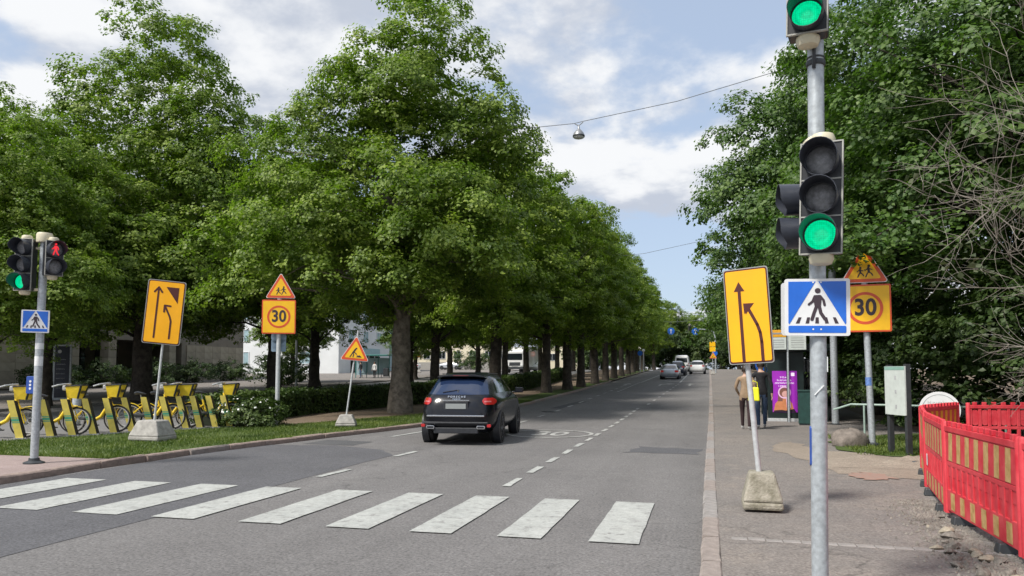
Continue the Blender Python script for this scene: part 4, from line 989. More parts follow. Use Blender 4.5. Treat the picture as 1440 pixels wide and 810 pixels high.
# near right signal
t = thing('traffic_signal', 'tall galvanised traffic signal on the right pavement with two green lamps', 'traffic light', (.705, 5.32, .1), (0, R(.75), 0), 'traffic signals with a crossing sign')
post(t, (0, 0, -.1), (0, 0, 4.6), .0525, GALV, 24, 'pole')
b = MB(); b.lathe([(.14, -.02), (.14, .02), (.075, .03), (.07, .09)], 20); b.build('base_collar', GALV, t)
signal_head(t, .242, 3, 2, (.0, -.19, 2.635), (0, R(1.2), R(-15)), .09, .252)
h2 = signal_head(t, .236, 2, 9, (-.015, .17, 2.59), (0, 0, R(-86)), .14, .24, cap=False, vl=.92, vc=.78)
b = MB(); b.box((0, .085, 2.50), (.05, .17, .04)); b.box((0, .085, 2.74), (.05, .17, .04)); b.build('rear_bracket', GALV, t)
signal_head(t, .235, 1, 0, (-.075, -.18, 3.86), (0, R(1), R(-12)), .15, .25)
b = MB(); b.lathe([(.060, 3.58), (.0625, 3.585), (.0625, 3.61), (.060, 3.615)], 24); b.lathe([(.0585, 3.63), (.0595, 3.632), (.0595, 3.637), (.0585, 3.64)], 24); b.build('clamp', DARKST, t)
b = MB(); b.tube([(-.02, -.055, 3.55), (-.02, -.075, 3.6), (-.02, -.07, 3.68)], .012, 8); b.build('cable', BLACK, t)
b = MB(); b.lathe([(.0585, 3.065), (.10, 3.07), (.10, 3.09), (.07, 3.12), (.0585, 3.125)], 20, 0, Matrix.Translation((.01, -.03, -.04))); b.build('bracket_top', CREAM, t)
crosswalk_sign(t, .405, (-.015, -.075, 1.935), (0, R(.2), R(1)))
pl = MB(); pl.prism(rrect(.39, .36, .02), 0, .012); pl.build('crossing_sign_rear', SG_WHITE, t, 0, (-.03, .075, 1.935), (0, 0, R(4)))
b = MB(); b.prism(rrect(.10, .26, .015), 0, .05); b.build('push_button_box', BLUEBOX, t, .004, (-.052, .03, 1.02), (0, 0, R(-100)))
b = MB(); b.box((.052, -.022, 1.56), (.006, .02, .10)); b.build('sticker', STICK, t)
b = MB(); b.stroke([(-.03, 1.36), (.024, 1.42)], .007, -.0575, -.05); b.build('scratch', STICK, t)
# left signal
t = thing('traffic_signal', 'traffic signal on the left pavement with a red pedestrian lamp', 'traffic light', (-10.84, 10.13, .105), (0, R(.9), 0), 'traffic signals with a crossing sign')
post(t, (0, 0, -.1), (0, 0, 3.75), .062, GALV, 18, 'pole')
b = MB(); b.lathe([(.12, 3.70), (.125, 3.72), (.125, 3.83), (.11, 3.86), (.02, 3.865)], 20); b.build('pole_cap', CREAM, t)
b = MB(); b.lathe([(.16, -.02), (.16, .02), (.12, .035), (.085, .05), (.08, .09)], 18); b.build('base_collar', DARKST, t)
signal_head(t, .29, 3, 2, (-.24, -.17, 3.31), (0, 0, R(14)), .15, .28)
signal_head(t, .29, 2, 0, (.275, -.05, 3.42), (0, 0, R(62)), .16, .26, red=True)
b = MB(); b.box((.13, 0, 3.15), (.22, .05, .04)); b.box((-.1, -.02, 2.9), (.12, .05, .04)); b.box((-.1, -.02, 3.6), (.12, .05, .04)); b.build('bracket', CREAM, t)
crosswalk_sign(t, .405, (.008, -.112, 2.36), (0, 0, R(38)), False)
b = MB(); b.prism(rrect(.15, .29, .02), 0, .08); bx = b.build('push_button_box', BLUEBOX, t, .006, (-.09, -.06, 1.30), (0, 0, R(10)))
b = MB(); [b.disc(0, z, .02, -.004, 0, 0, 10) for z in (-.06, 0, .06)]; b.build('mark', STICK, bx)
b = MB(); b.tube([(0.001, -.001, 1.9), (.001, -.001, 2.0)], .0632, 16, 0, False); b.tube([(.0, -.001, 1.62), (.0, -.001, 1.78)], .0632, 16, 0, False); b.build('sticker', STICK, t)

# ---------------------------------------------------------------- vehicles
class Shell:
    """car body as stacked plan outlines; lets windows and lamps be laid on as patches"""
    def __init__(s, rows): s.t = np.array(rows, float)
    def at(s, z):
        t = s.t; v = [np.interp(z, t[:, 0], t[:, k]) for k in range(1, 5)]
        for dz in (.025, -.025, .05, -.05): v = [a + np.interp(z + dz, t[:, 0], t[:, k]) for k, a in zip(range(1, 5), v)]
        return [a / 5 for a in v]
    def p(s, z, th, off=0.0):
        yr, yf, hw, n = s.at(z); yc, l = (yr + yf) / 2, (yf - yr) / 2
        c, q = math.cos(th), math.sin(th); e = 2 / n
        return Vector((math.copysign(abs(c) ** e, c) * (hw + off), yc + math.copysign(abs(q) ** e, q) * (l + off), z))
    def th_rear(s, z, xr): n = s.at(z)[3]; return -math.acos(min(1, abs(xr)) ** (n / 2)) if xr >= 0 else -math.pi + math.acos(min(1, abs(xr)) ** (n / 2))
    def th_side(s, z, y):
        yr, yf, hw, n = s.at(z); b = (y - (yr + yf) / 2) / ((yf - yr) / 2); b = max(-.9999, min(.9999, b))
        return math.copysign(math.asin(abs(b) ** (n / 2)), b)
    def body(s, nz=46, nt=96):
        z0, z1 = s.t[0, 0], s.t[-1, 0]; V = []; Fc = []
        for j in range(nz):
            z = z0 + (z1 - z0) * j / (nz - 1)
            for k in range(nt):
                u_ = 2 * math.pi * k / nt; V.append(s.p(z, u_ - .35 * math.sin(4 * u_) / 4 * 1.0))
        for j in range(nz - 1):
            for k in range(nt): Fc.append((j * nt + k, j * nt + (k + 1) % nt, (j + 1) * nt + (k + 1) % nt, (j + 1) * nt + k))
        Fc.append(tuple(range(nt))[::-1]); Fc.append(tuple((nz - 1) * nt + k for k in range(nt)))
        return MB().add(V, Fc, 0, True)
    def patch(s, za, zb, f0, f1, off=.006, nz=8, nt=10, mirror=False):
        V = []; Fc = []
        for j in range(nz + 1):
            z = za + (zb - za) * j / nz; a, b = f0(z), f1(z)
            for k in range(nt + 1):
                p = s.p(z, a + (b - a) * k / nt, off); V.append((-p.x, p.y, p.z) if mirror else tuple(p))
        for j in range(nz):
            for k in range(nt):
                q = j * (nt + 1) + k; f = (q, q + 1, q + nt + 2, q + nt + 1); Fc.append(f[::-1] if mirror else f)
        return MB().add(V, Fc, 0, True)
def wheel(parent, x, y, r, wd, side, rim_m=RIM):
    Mx = Matrix.Translation((x, y, r)) @ Matrix.Rotation(R(90) * side, 4, 'Y')
    b = MB(); h = wd / 2
    b.lathe([(r * .66, -h), (r * .93, -h), (r * .99, -h * .75), (r, -h * .3), (r, h * .3), (r * .99, h * .75), (r * .93, h), (r * .68, h), (r * .66, h * .9)], 30, 0, Mx)
    wo = b.build('wheel', TYRE, parent)
    b = MB(); b.lathe([(r * .67, h * .55), (r * .67, h * .98), (r * .62, h * .98), (r * .6, h * .6), (.02, h * .62)], 26, 0, Mx)
    for k in range(5):
        for d in (-.10, .10):
            a = 2 * math.pi * k / 5 + d
            b.tube([Mx @ Vector((.05 * math.cos(a), .05 * math.sin(a), h * .86)), Mx @ Vector((r * .63 * math.cos(a), r * .63 * math.sin(a), h * .92))], r * .05, 6)
    b.lathe([(.06, h * .7), (.055, h * .92), (.001, h * .93)], 12, 0, Mx)
    b.build('rim', rim_m, wo); return wo
def car(label, group, loc, rz, W, paint, rows, axles, wr, glass=(GLASS_D, GLASS_D), zb=1.10, zt=1.50, side_y=(.78, 3.05), rearx=.80, lamp=(.92, 1.08), lampx=.60, detail=False, name='parked_car', cat='car', rim_m=RIM):
    t = thing(name, label, cat, loc, (0, 0, rz), group); sh_ = Shell(rows)
    sh_.body().build('body', paint, t, sharp=60)
    rw_ = sh_.patch(zb, zt, lambda z: sh_.th_rear(z, -rearx), lambda z: sh_.th_rear(z, rearx), .008, 8, 16); rw_.build('rear_window', glass[1], t)
    ya, yb = side_y; ym = ya + (yb - ya) * .52; mid_ = (zb + zt) / 2
    def edge(y, lean): return lambda z: sh_.th_side(z, y + lean * (z - zb))
    for mir in (False, True):
        sh_.patch(zb + .03, zt, edge(ya, .55), edge(ym - .05, 0), .008, 6, 8, mir).build('side_window', glass[0], t)
        sh_.patch(zb + .03, zt, edge(ym + .05, 0), edge(yb + .25, -1.5), .008, 6, 8, mir).build('side_window', glass[0], t)
        sh_.patch(lamp[0], lamp[1], lambda z: sh_.th_rear(z, lampx + .06 * ((z - (lamp[0] + lamp[1]) / 2) / (lamp[1] - lamp[0]) * 2) ** 2), lambda z: sh_.th_side(z, sh_.at(z)[0] + .45 - .16 * ((z - (lamp[0] + lamp[1]) / 2) / (lamp[1] - lamp[0]) * 2) ** 2), .012, 5, 10, mir).build('tail_light', TAILRED, t)
        m = MB(); sx = -1 if mir else 1; m.box((sx * (W / 2 + .10), yb + .02, zb + .05), (.20, .10, .14)); m.box((sx * (W / 2 - .02), yb + .03, zb), (.12, .05, .04)); m.build('wing_mirror', paint, t, .03)
    sh_.patch(zb + .02, zt - .02, lambda z: sh_.th_side(z, 99) , lambda z: math.pi - sh_.th_side(z, 99), .008, 6, 14).build('windscreen', glass[0], t)
    for ay in axles:
        for sx in (-1, 1):
            a_ = MB(); Mx = Matrix.Translation((sx * (W / 2 - .055), ay, wr)) @ Matrix.Rotation(R(90) * sx, 4, 'Y')
            a_.lathe([(wr * 1.14, -.1), (wr * 1.14, .052), (wr * 1.02, .058), (.02, .05)], 28, 0, Mx); a_.build('wheel_arch', BLACK, t)
            wheel(t, sx * (W / 2 - .115), ay, wr, .25, sx, rim_m)
    return t, sh_
SUV = [(.27, .32, 4.35, .76, 5), (.36, .10, 4.58, .85, 5), (.48, .02, 4.68, .895, 5.5), (.62, 0, 4.70, .905, 5.5), (.78, .025, 4.69, .915, 5.5), (.93, .07, 4.56, .91, 5), (1.02, .12, 4.30, .885, 5), (1.08, .16, 3.95, .845, 5),
       (1.12, .20, 3.70, .815, 5), (1.25, .36, 3.42, .765, 4.6), (1.40, .56, 3.06, .705, 4.4), (1.50, .72, 2.80, .65, 4.2), (1.56, .88, 2.60, .59, 4), (1.60, 1.1, 2.30, .49, 3.6), (1.625, 1.45, 1.95, .30, 3)]
cl = Vector((-5.49, 16.72, 0)); rz = R(6.5)
loc = cl - Matrix.Rotation(rz, 3, 'Z') @ Vector((0, .95, 0))
t, shl = car('black SUV driving away in the middle lane', None, (loc.x, loc.y, 0.002), rz, 1.82, CARBLACK, SUV, (.95, 3.75), .365, (GLASS_D, GLASS_B), 1.12, 1.47, (.86, 3.15), .84, (.90, 1.05), .64, True, 'suv', 'car', mat('rim_dark', (.05, .05, .055), .35, .8, var=.1))
for mir in (False, True): shl.patch(.955, .985, lambda z: shl.th_rear(z, .68), lambda z: shl.th_side(z, .30), .016, 2, 10, mir).build('lamp_strip', mat('lamp_pale', (.55, .16, .16), .2, var=.1, coat=1), t)
b = MB(); b.prism([(-.57, 1.495), (-.3, 1.515), (.3, 1.515), (.57, 1.495), (.53, 1.54), (.3, 1.575), (-.3, 1.575), (-.53, 1.54)], .56, 1.0); b.build('roof_spoiler', CARBLACK, t, .02)
b = MB(); b.box((0, .562, 1.545), (.36, .03, .022)); b.build('brake_light', mat('brake_strip', (.10, .008, .01), .2, var=.1, coat=1), t, .004)
b = MB(); b.box((0, .005, .655), (1.30, .05, .035)); b.build('chrome_strip', CHROME, t, .008)
b = MB(); b.box((0, .045, .885), (.56, .03, .20)); b.build('plate_recess', BLACK, t, .01)
b = MB(); b.box((0, .024, .865), (.46, .014, .115)); b.build('number_plate', PLATE, t, .004)
b = MB(); b.box((0, .055, .995), (.60, .03, .018)); b.build('tailgate_trim', CHROME, t, .004)
text('PORSCHE', .062, 'lettering', CHROME, t, (0, .128, 1.072), (R(72), 0, 0), .001, .003, 1.15, 1, 1.45)
text('Cayenne', .045, 'lettering', CHROME, t, (0, .098, 1.028), (R(78), 0, 0), .001, .003, 1.1, 1, 1.05)
for sx in (-1, 1):
    b = MB(); b.prism(rrect(.19, .075, .03, 4, sx * .57, .405), -.01, .12); b.build('exhaust_pipe', CHROME, t, .006)
    b = MB(); b.prism(rrect(.15, .045, .02, 4, sx * .57, .405), -.014, .05); b.build('exhaust_mouth', BLACK, t)
    b = MB(); b.prism(rrect(.09, .07, .02, 3, sx * .745, .44), .025, .10); b.build('reflector', TAILRED, t, .01)
b = MB(); b.box((0, .12, .33), (1.0, .2, .13)); b.box((0, .04, .50), (1.45, .06, .05)); b.build('diffuser', BLACK, t, .015)
b = MB(); b.tube([(-.02, .30, 1.22), (-.34, .24, 1.17)], .010, 6); b.tube([(0, .24, 1.13), (0, .31, 1.22)], .018, 8); b.build('rear_wiper', BLACK, t)
b = MB(); [b.box((sx * .55, 1.75, 1.585), (.025, 1.3, .02)) for sx in (-1, 1)]; b.build('roof_rail', BLACK, t, .006)
SEDAN = [(.22, .25, 4.3, .74, 5), (.32, .08, 4.5, .83, 6), (.46, .01, 4.6, .87, 7), (.62, 0, 4.6, .875, 7), (.78, .03, 4.5, .87, 6), (.90, .07, 4.2, .85, 6), (.96, .14, 3.7, .82, 6), (1.05, .45, 3.35, .76, 5.5), (1.22, .85, 2.95, .68, 5.5), (1.36, 1.2, 2.5, .60, 5), (1.42, 1.5, 2.1, .42, 3.5)]
VAN = [(.30, .15, 4.9, .86, 6), (.45, .02, 5.05, .93, 8), (.8, 0, 5.1, .96, 9), (1.1, .01, 4.8, .96, 9), (1.3, .02, 4.45, .95, 9), (1.7, .04, 4.1, .92, 9), (2.05, .08, 3.8, .87, 8), (2.2, .2, 3.5, .80, 6), (2.24, .5, 3.2, .6, 5)]
def vehicle(label, x, y, rz, kind, paint, cat='car', name='car', dz=.002):
    if kind == 'sedan': return car(label, 'distant cars', (x, y, zg(y) + dz), rz, 1.75, paint, SEDAN, (.85, 3.5), .31, zb=.98, zt=1.30, side_y=(1.05, 2.75), rearx=.82, lamp=(.66, .84), lampx=.55, name=name, cat=cat)[0]
    if kind == 'van': return car(label, 'distant cars', (x, y, zg(y) + dz), rz, 1.92, paint, VAN, (.9, 3.9), .34, zb=1.25, zt=1.85, side_y=(2.6, 3.6), rearx=.75, lamp=(.8, 1.2), lampx=.85, name=name, cat=cat)[0]
    return car(label, 'distant cars', (x, y, zg(y) + dz), rz, 1.82, paint, SUV, (.95, 3.75), .36, zb=1.12, zt=1.47, side_y=(.8, 3.1), rearx=.86, lamp=(.9, 1.06), lampx=.6, name=name, cat=cat)[0]
vehicle('silver saloon driving away, nearest of the distant cars', -3.25, 70.0, R(-1), 'sedan', CARSILV)
vehicle('dark SUV just ahead of the silver saloon', -3.05, 82.5, R(-1), 'suv', CARBLUE)
vehicle('white SUV driving away near the crest of the road', -.95, 89.0, R(-1), 'suv', CARWHITE)
vehicle('white van on the crest beyond the silver saloon', -3.1, 103.0, R(-1), 'van', CARWHITE, 'van', 'van')
vehicle('white saloon parked side-on by the cream apartment block', -49.0, 124.0, R(82), 'sedan', CARWHITE, dz=.14)
vehicle('grey car parked behind the trees by the cream block', -40.0, 121.0, R(88), 'sedan', CARSILV, dz=.14)
vehicle('white car coming on the side street, seen between trunks', -22.6, 104.0, R(176), 'sedan', CARWHITE, dz=.04)
# lorry on the side street
t = thing('lorry', 'white lorry coming up the side street, seen between dark trunks', 'lorry', (-24.2, 96.0, zg(96) + .034), (0, 0, R(178)))
b = MB(); b.box((0, 0, 1.75), (2.35, 2.0, 2.3)); b.build('cab', CARWHITE, t, .12)
b = MB(); b.box((0, -4.2, 2.1), (2.45, 6.2, 2.7)); b.build('box_body', CARWHITE, t, .03)
b = MB(); b.box((0, 1.01, 2.1), (2.05, .04, .85)); b.build('windscreen', GLASS_D, t, .03)
b = MB(); b.box((0, 1.02, 1.15), (1.5, .05, .45)); b.box((0, 1.02, .62), (2.3, .1, .32)); b.build('grille', DARKST, t, .02)
for sx in (-1, 1):
    b = MB(); b.box((sx * .92, 1.03, .98), (.34, .05, .22)); b.build('headlight', LAMPO, t, .02)
    for ay in (.2, -5.6): wheel(t, sx * 1.05, ay, .48, .3, sx)
b = MB(); b.box((0, -3, .7), (.9, 8, .25)); b.build('chassis', DARKST, t)

# ---------------------------------------------------------------- bike station
def make_bike():
    t = thing('city_bike', 'bike', 'bicycle')
    def wl(cx):
        Mx = Matrix.Translation((cx, 0, .335)) @ Matrix.Rotation(R(90), 4, 'X')
        def torus(r, q, n, k, m, nm, par):
            b = MB(); V = []; Fc = []
            for i in range(n):
                a = 2 * math.pi * i / n
                for j in range(k): e = 2 * math.pi * j / k; V.append(((r + q * math.cos(e)) * math.cos(a), (r + q * math.cos(e)) * math.sin(a), q * math.sin(e)))
            for i in range(n):
                for j in range(k): Fc.append((i * k + j, ((i + 1) % n) * k + j, ((i + 1) % n) * k + (j + 1) % k, i * k + (j + 1) % k))
            return b.add(V, Fc, 0, True, Mx).build(nm, m, par)
        w0 = torus(.318, .022, 30, 8, TYRE, 'wheel', t); torus(.288, .017, 30, 6, RIMW, 'rim', w0)
        s_ = MB()
        for k in range(14):
            a = 2 * math.pi * k / 14; s_.tube([Mx @ Vector((.03 * math.cos(a + .5), .03 * math.sin(a + .5), .02 * (-1) ** k)), Mx @ Vector((.285 * math.cos(a), .285 * math.sin(a), 0))], .0022, 4, 0, False)
        s_.tube([Mx @ Vector((0, 0, -.05)), Mx @ Vector((0, 0, .05))], .04, 10); s_.build('spokes', GREYP, w0)
    wl(.56); wl(-.54)
    b = MB(); b.tube([(.35, 0, .95), (.36, 0, .84), (.30, 0, .62), (.16, 0, .40), (-.02, 0, .30), (-.16, 0, .32)], [.042, .044, .047, .047, .044, .036], 10); b.tube([(-.10, 0, .30), (-.20, 0, .60), (-.24, 0, .76)], .026, 8)
    b.tube([(-.16, .05, .36), (-.54, .06, .335)], .015, 6); b.tube([(-.16, -.05, .36), (-.54, -.06, .335)], .015, 6); b.tube([(-.21, .03, .62), (-.54, .06, .335)], .014, 6); b.tube([(-.21, -.03, .62), (-.54, -.06, .335)], .014, 6)
    b.build('frame', BIKEY, t)
    b = MB(); b.tube([(.36, 0, .84), (.44, 0, .68)], .03, 8); [b.tube([(.44, s_ * .05, .68), (.56, s_ * .06, .335)], .016, 6) for s_ in (-1, 1)]; b.build('fork', BIKEY, t)
    def fender(cx, a0, a1):
        b = MB(); V = []; Fc = []; n = 14
        for i in range(n + 1):
            a = R(a0 + (a1 - a0) * i / n)
            for y in (-.04, 0, .04): rr = .365 - abs(y) * .3; V.append((cx + rr * math.cos(a), y, .335 + rr * math.sin(a)))
        for i in range(n):
            for j in range(2): Fc.append((i * 3 + j, i * 3 + j + 1, i * 3 + j + 4, i * 3 + j + 3))
        b.add(V, Fc, 0, True).build('mudguard', BIKEY, t)
    fender(.56, 70, 150); fender(-.54, 20, 200)
    b = MB(); b.box((-.30, 0, .37), (.5, .05, .09), 0, Matrix.Translation((0, -.06, 0))); b.build('chain_guard', DARKST, t, .02)
    b = MB(); b.tube([(-.24, 0, .74), (-.28, 0, .92)], .016, 8); b.build('seat_post', GREYP, t)
    b = MB(); b.tube([(-.42, 0, .955), (-.34, 0, .97), (-.22, 0, .955), (-.14, 0, .94)], [.09, .10, .05, .025], 10, 0, True, None, .45); b.build('saddle', BLACK, t)
    k = MB(); V = [(.38, -.15, .90), (.62, -.13, .88), (.62, .13, .88), (.38, .15, .90), (.35, -.19, 1.18), (.71, -.18, 1.20), (.71, .18, 1.20), (.35, .19, 1.18)]
    k.add(V, [(3, 2, 1, 0), (0, 1, 5, 4), (1, 2, 6, 5), (2, 3, 7, 6), (3, 0, 4, 7)]); bk = k.build('basket', BIKEY, t)
    sm = bk.modifiers.new('wall', 'SOLIDIFY'); sm.thickness = .012
    b = MB(); b.tube([(.35, -.19, 1.185), (.71, -.18, 1.205), (.71, .18, 1.205), (.35, .19, 1.185), (.35, -.19, 1.185)], .016, 6); b.tube([(.62, -.135, .89), (.715, -.185, 1.20)], .026, 6); b.tube([(.62, .135, .89), (.715, .185, 1.20)], .026, 6); b.build('basket_rim', BLACK, bk)
    b = MB(); b.prism([(-.10, .92), (.10, .92), (.10, .99), (-.10, .99)], 0, .004, 0, Matrix.Translation((.690, 0, .08)) @ Matrix.Rotation(R(90), 4, 'Z')); b.build('basket_badge', BLACK, bk)
    b = MB(); b.tube([(.10, -.30, 1.17), (.22, -.27, 1.21), (.32, -.12, 1.23), (.34, 0, 1.22), (.32, .12, 1.23), (.22, .27, 1.21), (.10, .30, 1.17)], [.022, .022, .024, .035, .024, .022, .022], 8); b.tube([(.36, 0, .82), (.33, 0, 1.2)], .032, 8)
    b.build('handlebar', GREYP, t)
    b = MB(); b.box((.30, 0, 1.14), (.13, .24, .13)); b.build('console', GREYP, t, .03)
    b = MB(); b.tube([(-.02, -.09, .30), (.10, -.10, .20)], .012, 6); b.box((.12, -.15, .19), (.09, .10, .025)); b.lathe([(.08, -.01), (.08, .01)], 14, 0, Matrix.Translation((-.02, -.07, .30)) @ Matrix.Rotation(R(90), 4, 'X')); b.build('crank', DARKST, t)
    return t
def make_dock():
    t = thing('bike_dock', 'dock', 'bike dock'); b = MB(); tl = .20; h = .88; wd = .155; d = .07
    def sl(x0, x1, y0, y1, z0, z1): return [(x, y + (z / h - 1) * -0 , z) for x, y, z in ()]
    P = []
    V = [(-wd / 2, -d / 2, 0), (wd / 2, -d / 2, 0), (wd / 2, d / 2, 0), (-wd / 2, d / 2, 0), (-wd / 2 - tl, -d / 2, h), (wd / 2 - tl - .02, -d / 2, h), (wd / 2 - tl - .02, d / 2, h - .02), (-wd / 2 - tl, d / 2, h - .02)]
    b.add(V, [(3, 2, 1, 0), (4, 5, 6, 7), (0, 1, 5, 4), (2, 3, 7, 6), (3, 0, 4, 7)], 0); b.build('dock_plate', DOCKY, t)
    b = MB(); V2 = [(wd / 2 + .001, -d / 2 - .001, .0), (wd / 2 + .06, d / 2, .0), (wd / 2 - tl + .04, d / 2, h - .02), (wd / 2 - tl - .019, -d / 2 - .001, h)]; V2 += [(x - .02, y + .01, z) for x, y, z in V2]
    b.add(V2, [(0, 1, 2, 3), (7, 6, 5, 4), (0, 3, 7, 4), (1, 0, 4, 5), (2, 1, 5, 6), (3, 2, 6, 7)]); b.build('side_panel', DOCKSIDE, t)
    b = MB()
    for z0, z1 in ((.36, .38), (.395, .455), (.47, .49)):
        x0, x1 = -tl * z0 / h, -tl * z1 / h; y = -d / 2 - .002
        b.add([(x0 - wd / 2, y, z0), (x0 + wd / 2 - .008, y, z0), (x1 + wd / 2 - .01, y, z1), (x1 - wd / 2, y, z1)], [(0, 1, 2, 3)])
    b.build('teal_band', DOCKTEAL, t); b = MB(); b.box((0, 0, .01), (wd + .1, d + .12, .02)); b.build('base_plate', GREYP, t); return t
DK = [(-15.75, 13.05), (-15.24, 13.85), (-15.0, 14.45), (-14.75, 14.83), (-14.55, 15.25), (-14.38, 15.72), (-14.22, 16.15), (-14.03, 16.62), (-13.85, 17.08), (-13.65, 17.47), (-13.45, 17.78), (-13.17, 18.07), (-12.92, 18.37)]
bike = make_bike(); dock = make_dock(); index_kids()
BK = {1: 'the first bike, left of the traffic signal pole', 3: 'the first bike right of the traffic signal pole', 5: 'the second bike right of the traffic signal pole', 8: 'the bike right behind the lane shift sign post', 9: 'the bike just right of the lane shift sign post', 12: 'the last bike, at the white-flowered bush'}
DLB = ['at the left frame edge', 'second from the left frame edge', 'right behind the traffic signal pole', 'holding the first bike right of the signal', 'between the first two bikes right of the signal', 'holding the second bike right of the signal',
       'left of the lane shift sign block, empty', 'behind the lane shift sign block', 'just right of the lane shift sign post', 'fourth from the right end', 'third from the right end, empty', 'second from the right end, empty', 'at the right end of the station']
DLB[9] = 'fourth from the right end'
first = True
for i, (x, y) in enumerate(DK):
    d_ = dock if i == 0 else copy_tree(dock)
    d_.location = (x, y, .104); d_.rotation_euler = (0, 0, R(38)); d_['label'] = 'slanted yellow bike dock with teal band, ' + DLB[i]; d_['group'] = 'bike docks of the city bike station'
    if i in BK:
        k = bike if first else copy_tree(bike); first = False; a = R(20 + NOISE.uniform(-4, 4))
        k.location = (x - .56 * math.cos(a) - .10, y - .56 * math.sin(a) + .22, .106); k.rotation_euler = (0, NOISE.gauss(0, .01), a)
        k['label'] = 'yellow city bike with front basket, ' + BK[i]; k['group'] = 'yellow city bikes in the docks'

# ---------------------------------------------------------------- red site barriers
def glyph_line(name, parent, m, cx, cz, wd, h, y, seed):
    """a line of print too small to read: a row of letter-sized strokes"""
    r_ = random.Random(seed); b = MB(); x = cx - wd / 2
    while x < cx + wd / 2 - h * .3:
        g = h * r_.uniform(.45, .75); u = h * r_.choice((.7, .7, 1.0))
        b.prism([(x, cz - h / 2), (x + h * .16, cz - h / 2), (x + h * .16, cz - h / 2 + u), (x, cz - h / 2 + u)], y, y + .002)
        if r_.random() < .8: b.prism([(x + h * .17, cz - h * .05), (x + g * .8, cz - h * .05), (x + g * .8, cz + h * .14), (x + h * .17, cz + h * .14)], y, y + .002)
        if r_.random() < .7: b.prism([(x + g * .8 + .0001, cz - h / 2), (x + g * .95, cz - h / 2), (x + g * .95, cz + h * .14), (x + g * .8 + .0001, cz + h * .14)], y, y + .002)
        x += g + h * .14
    return b.build(name, m, parent)

def barrier_unit(label, a, b_, slots=False, bright=False):
    a, b_ = Vector(a), Vector(b_); d = b_ - a; l = d.length; ang = math.atan2(d.y, d.x)
    t = thing('site_barrier', label, 'barrier', (a.x, a.y, .1), (0, 0, ang), 'red plastic site barriers')
    z0 = .09; th = .035
    b = MB(); b.box((l / 2, 0, .20), (l - .08, th, .22)); b.build('lower_band', REDP, t, .008)
    b = MB(); b.box((l / 2, 0, .575), (l - .08, th * .9, .05)); b.box((l / 2, 0, .93), (l - .08, th * 1.5, .06)); b.build('rail', REDP, t, .008)
    n = int(l / .155)
    for k in range(n):                                # upright ribs with arched openings or recessed panels between them
        x = .06 + (l - .12) * (k + .5) / n; st = (l - .12) / n
        r = MB(); r.box((x - st / 2, 0, .43), (st * .34, th, .25)); r.build('rib', REDP, t, .006)
        if not slots or k % 2 == 0 or True:
            q = MB(); q.box((x, 0, .50 if not slots else .345), (st * .68, th * .45, .11 if not slots else .08)); q.box((x, .004, .36), (st * .68, th * .35, .18 if not slots else .02)); q.build('infill_panel', REDP, t)
        c = MB(); c.box((x, 0, .985), (st * .42, th * 1.2, .05)); c.build('top_tooth', REDP, t, .006)
    if slots:
        for k in range(n):
            x = .06 + (l - .12) * (k + .5) / n; st = (l - .12) / n
            q = MB(); q.box((x - st / 2, 0, .75), (st * .34, th, .30)); q.build('rib', REDP, t, .006)
            q = MB(); q.prism(rrect(st * .60, .27, st * .25, 4, x, .75), -th * .2, th * .2); q.build('infill_panel', REDP, t)
    else:
        b = MB(); b.box((l / 2, 0, .75), (l - .10, th, .30)); b.build('stripe_board', REDP, t, .006)
        m = 7; st = (l - .2) / m
        for k in range(m):
            x = .1 + st * (k + .25)
            q = MB(); q.add([(x - .01, 0, .61), (x + st * .46 - .01, 0, .61), (x + st * .46 + .01, 0, .89), (x + .01, 0, .89)], [(0, 1, 2, 3)])
            q2 = q.build('stripe', BYEL2 if bright else BYEL, t, 0, (0, -th / 2 - .002, 0)); sd = q2.modifiers.new('thick', 'SOLIDIFY'); sd.thickness = .001; sd.offset = 0
    m = 6; st = (l - .2) / m
    for k in range(m):
        x = .1 + st * (k + .3)
        q = MB(); q.box((x + st * .2, -th / 2 - .002, .20), (st * .42, .002, .17)); q.build('stripe', BYEL, t)
    for x in (.03, l - .03):
        b = MB(); b.lathe([(.035, .06), (.035, .98), (.028, 1.0)], 12, 0, Matrix.Translation((x, 0, 0))); b.build('end_post', REDP, t)
    for x in (l * .2, l * .8):
        b = MB(); b.box((x, .10, .045), (.12, .36, .09), 0, None, (.8, .9)); b.build('foot', DARKST, t, .012)
    return t
B0 = [(3.20, 12.75), (2.72, 10.65), (2.42, 8.75), (2.40, 6.75), (2.75, 4.85)]
LB = ['red barrier with pale yellow stripes at the far left end of the front line', 'second red barrier of the front line, with a white sticker', 'third red barrier of the front line with worn yellow stripes', 'nearest red barrier, cut by the right frame edge']
for i in range(4):
    t = barrier_unit(LB[i], B0[i], B0[i + 1], False, i == 3)
    if i == 1:
        b = MB(); b.box((.28, -.022, .43), (.09, .002, .14)); b.build('sticker', STICK, t)
barrier_unit('red barrier turning back behind the front line, one bright yellow stripe showing', (3.25, 12.95), (4.2, 14.45), False, True)
barrier_unit('red barrier with open slots in the back line at right', (4.30, 14.35), (6.25, 14.65), True)
barrier_unit('red barrier of the back line beyond the right frame edge', (6.32, 14.62), (8.2, 14.3), True)

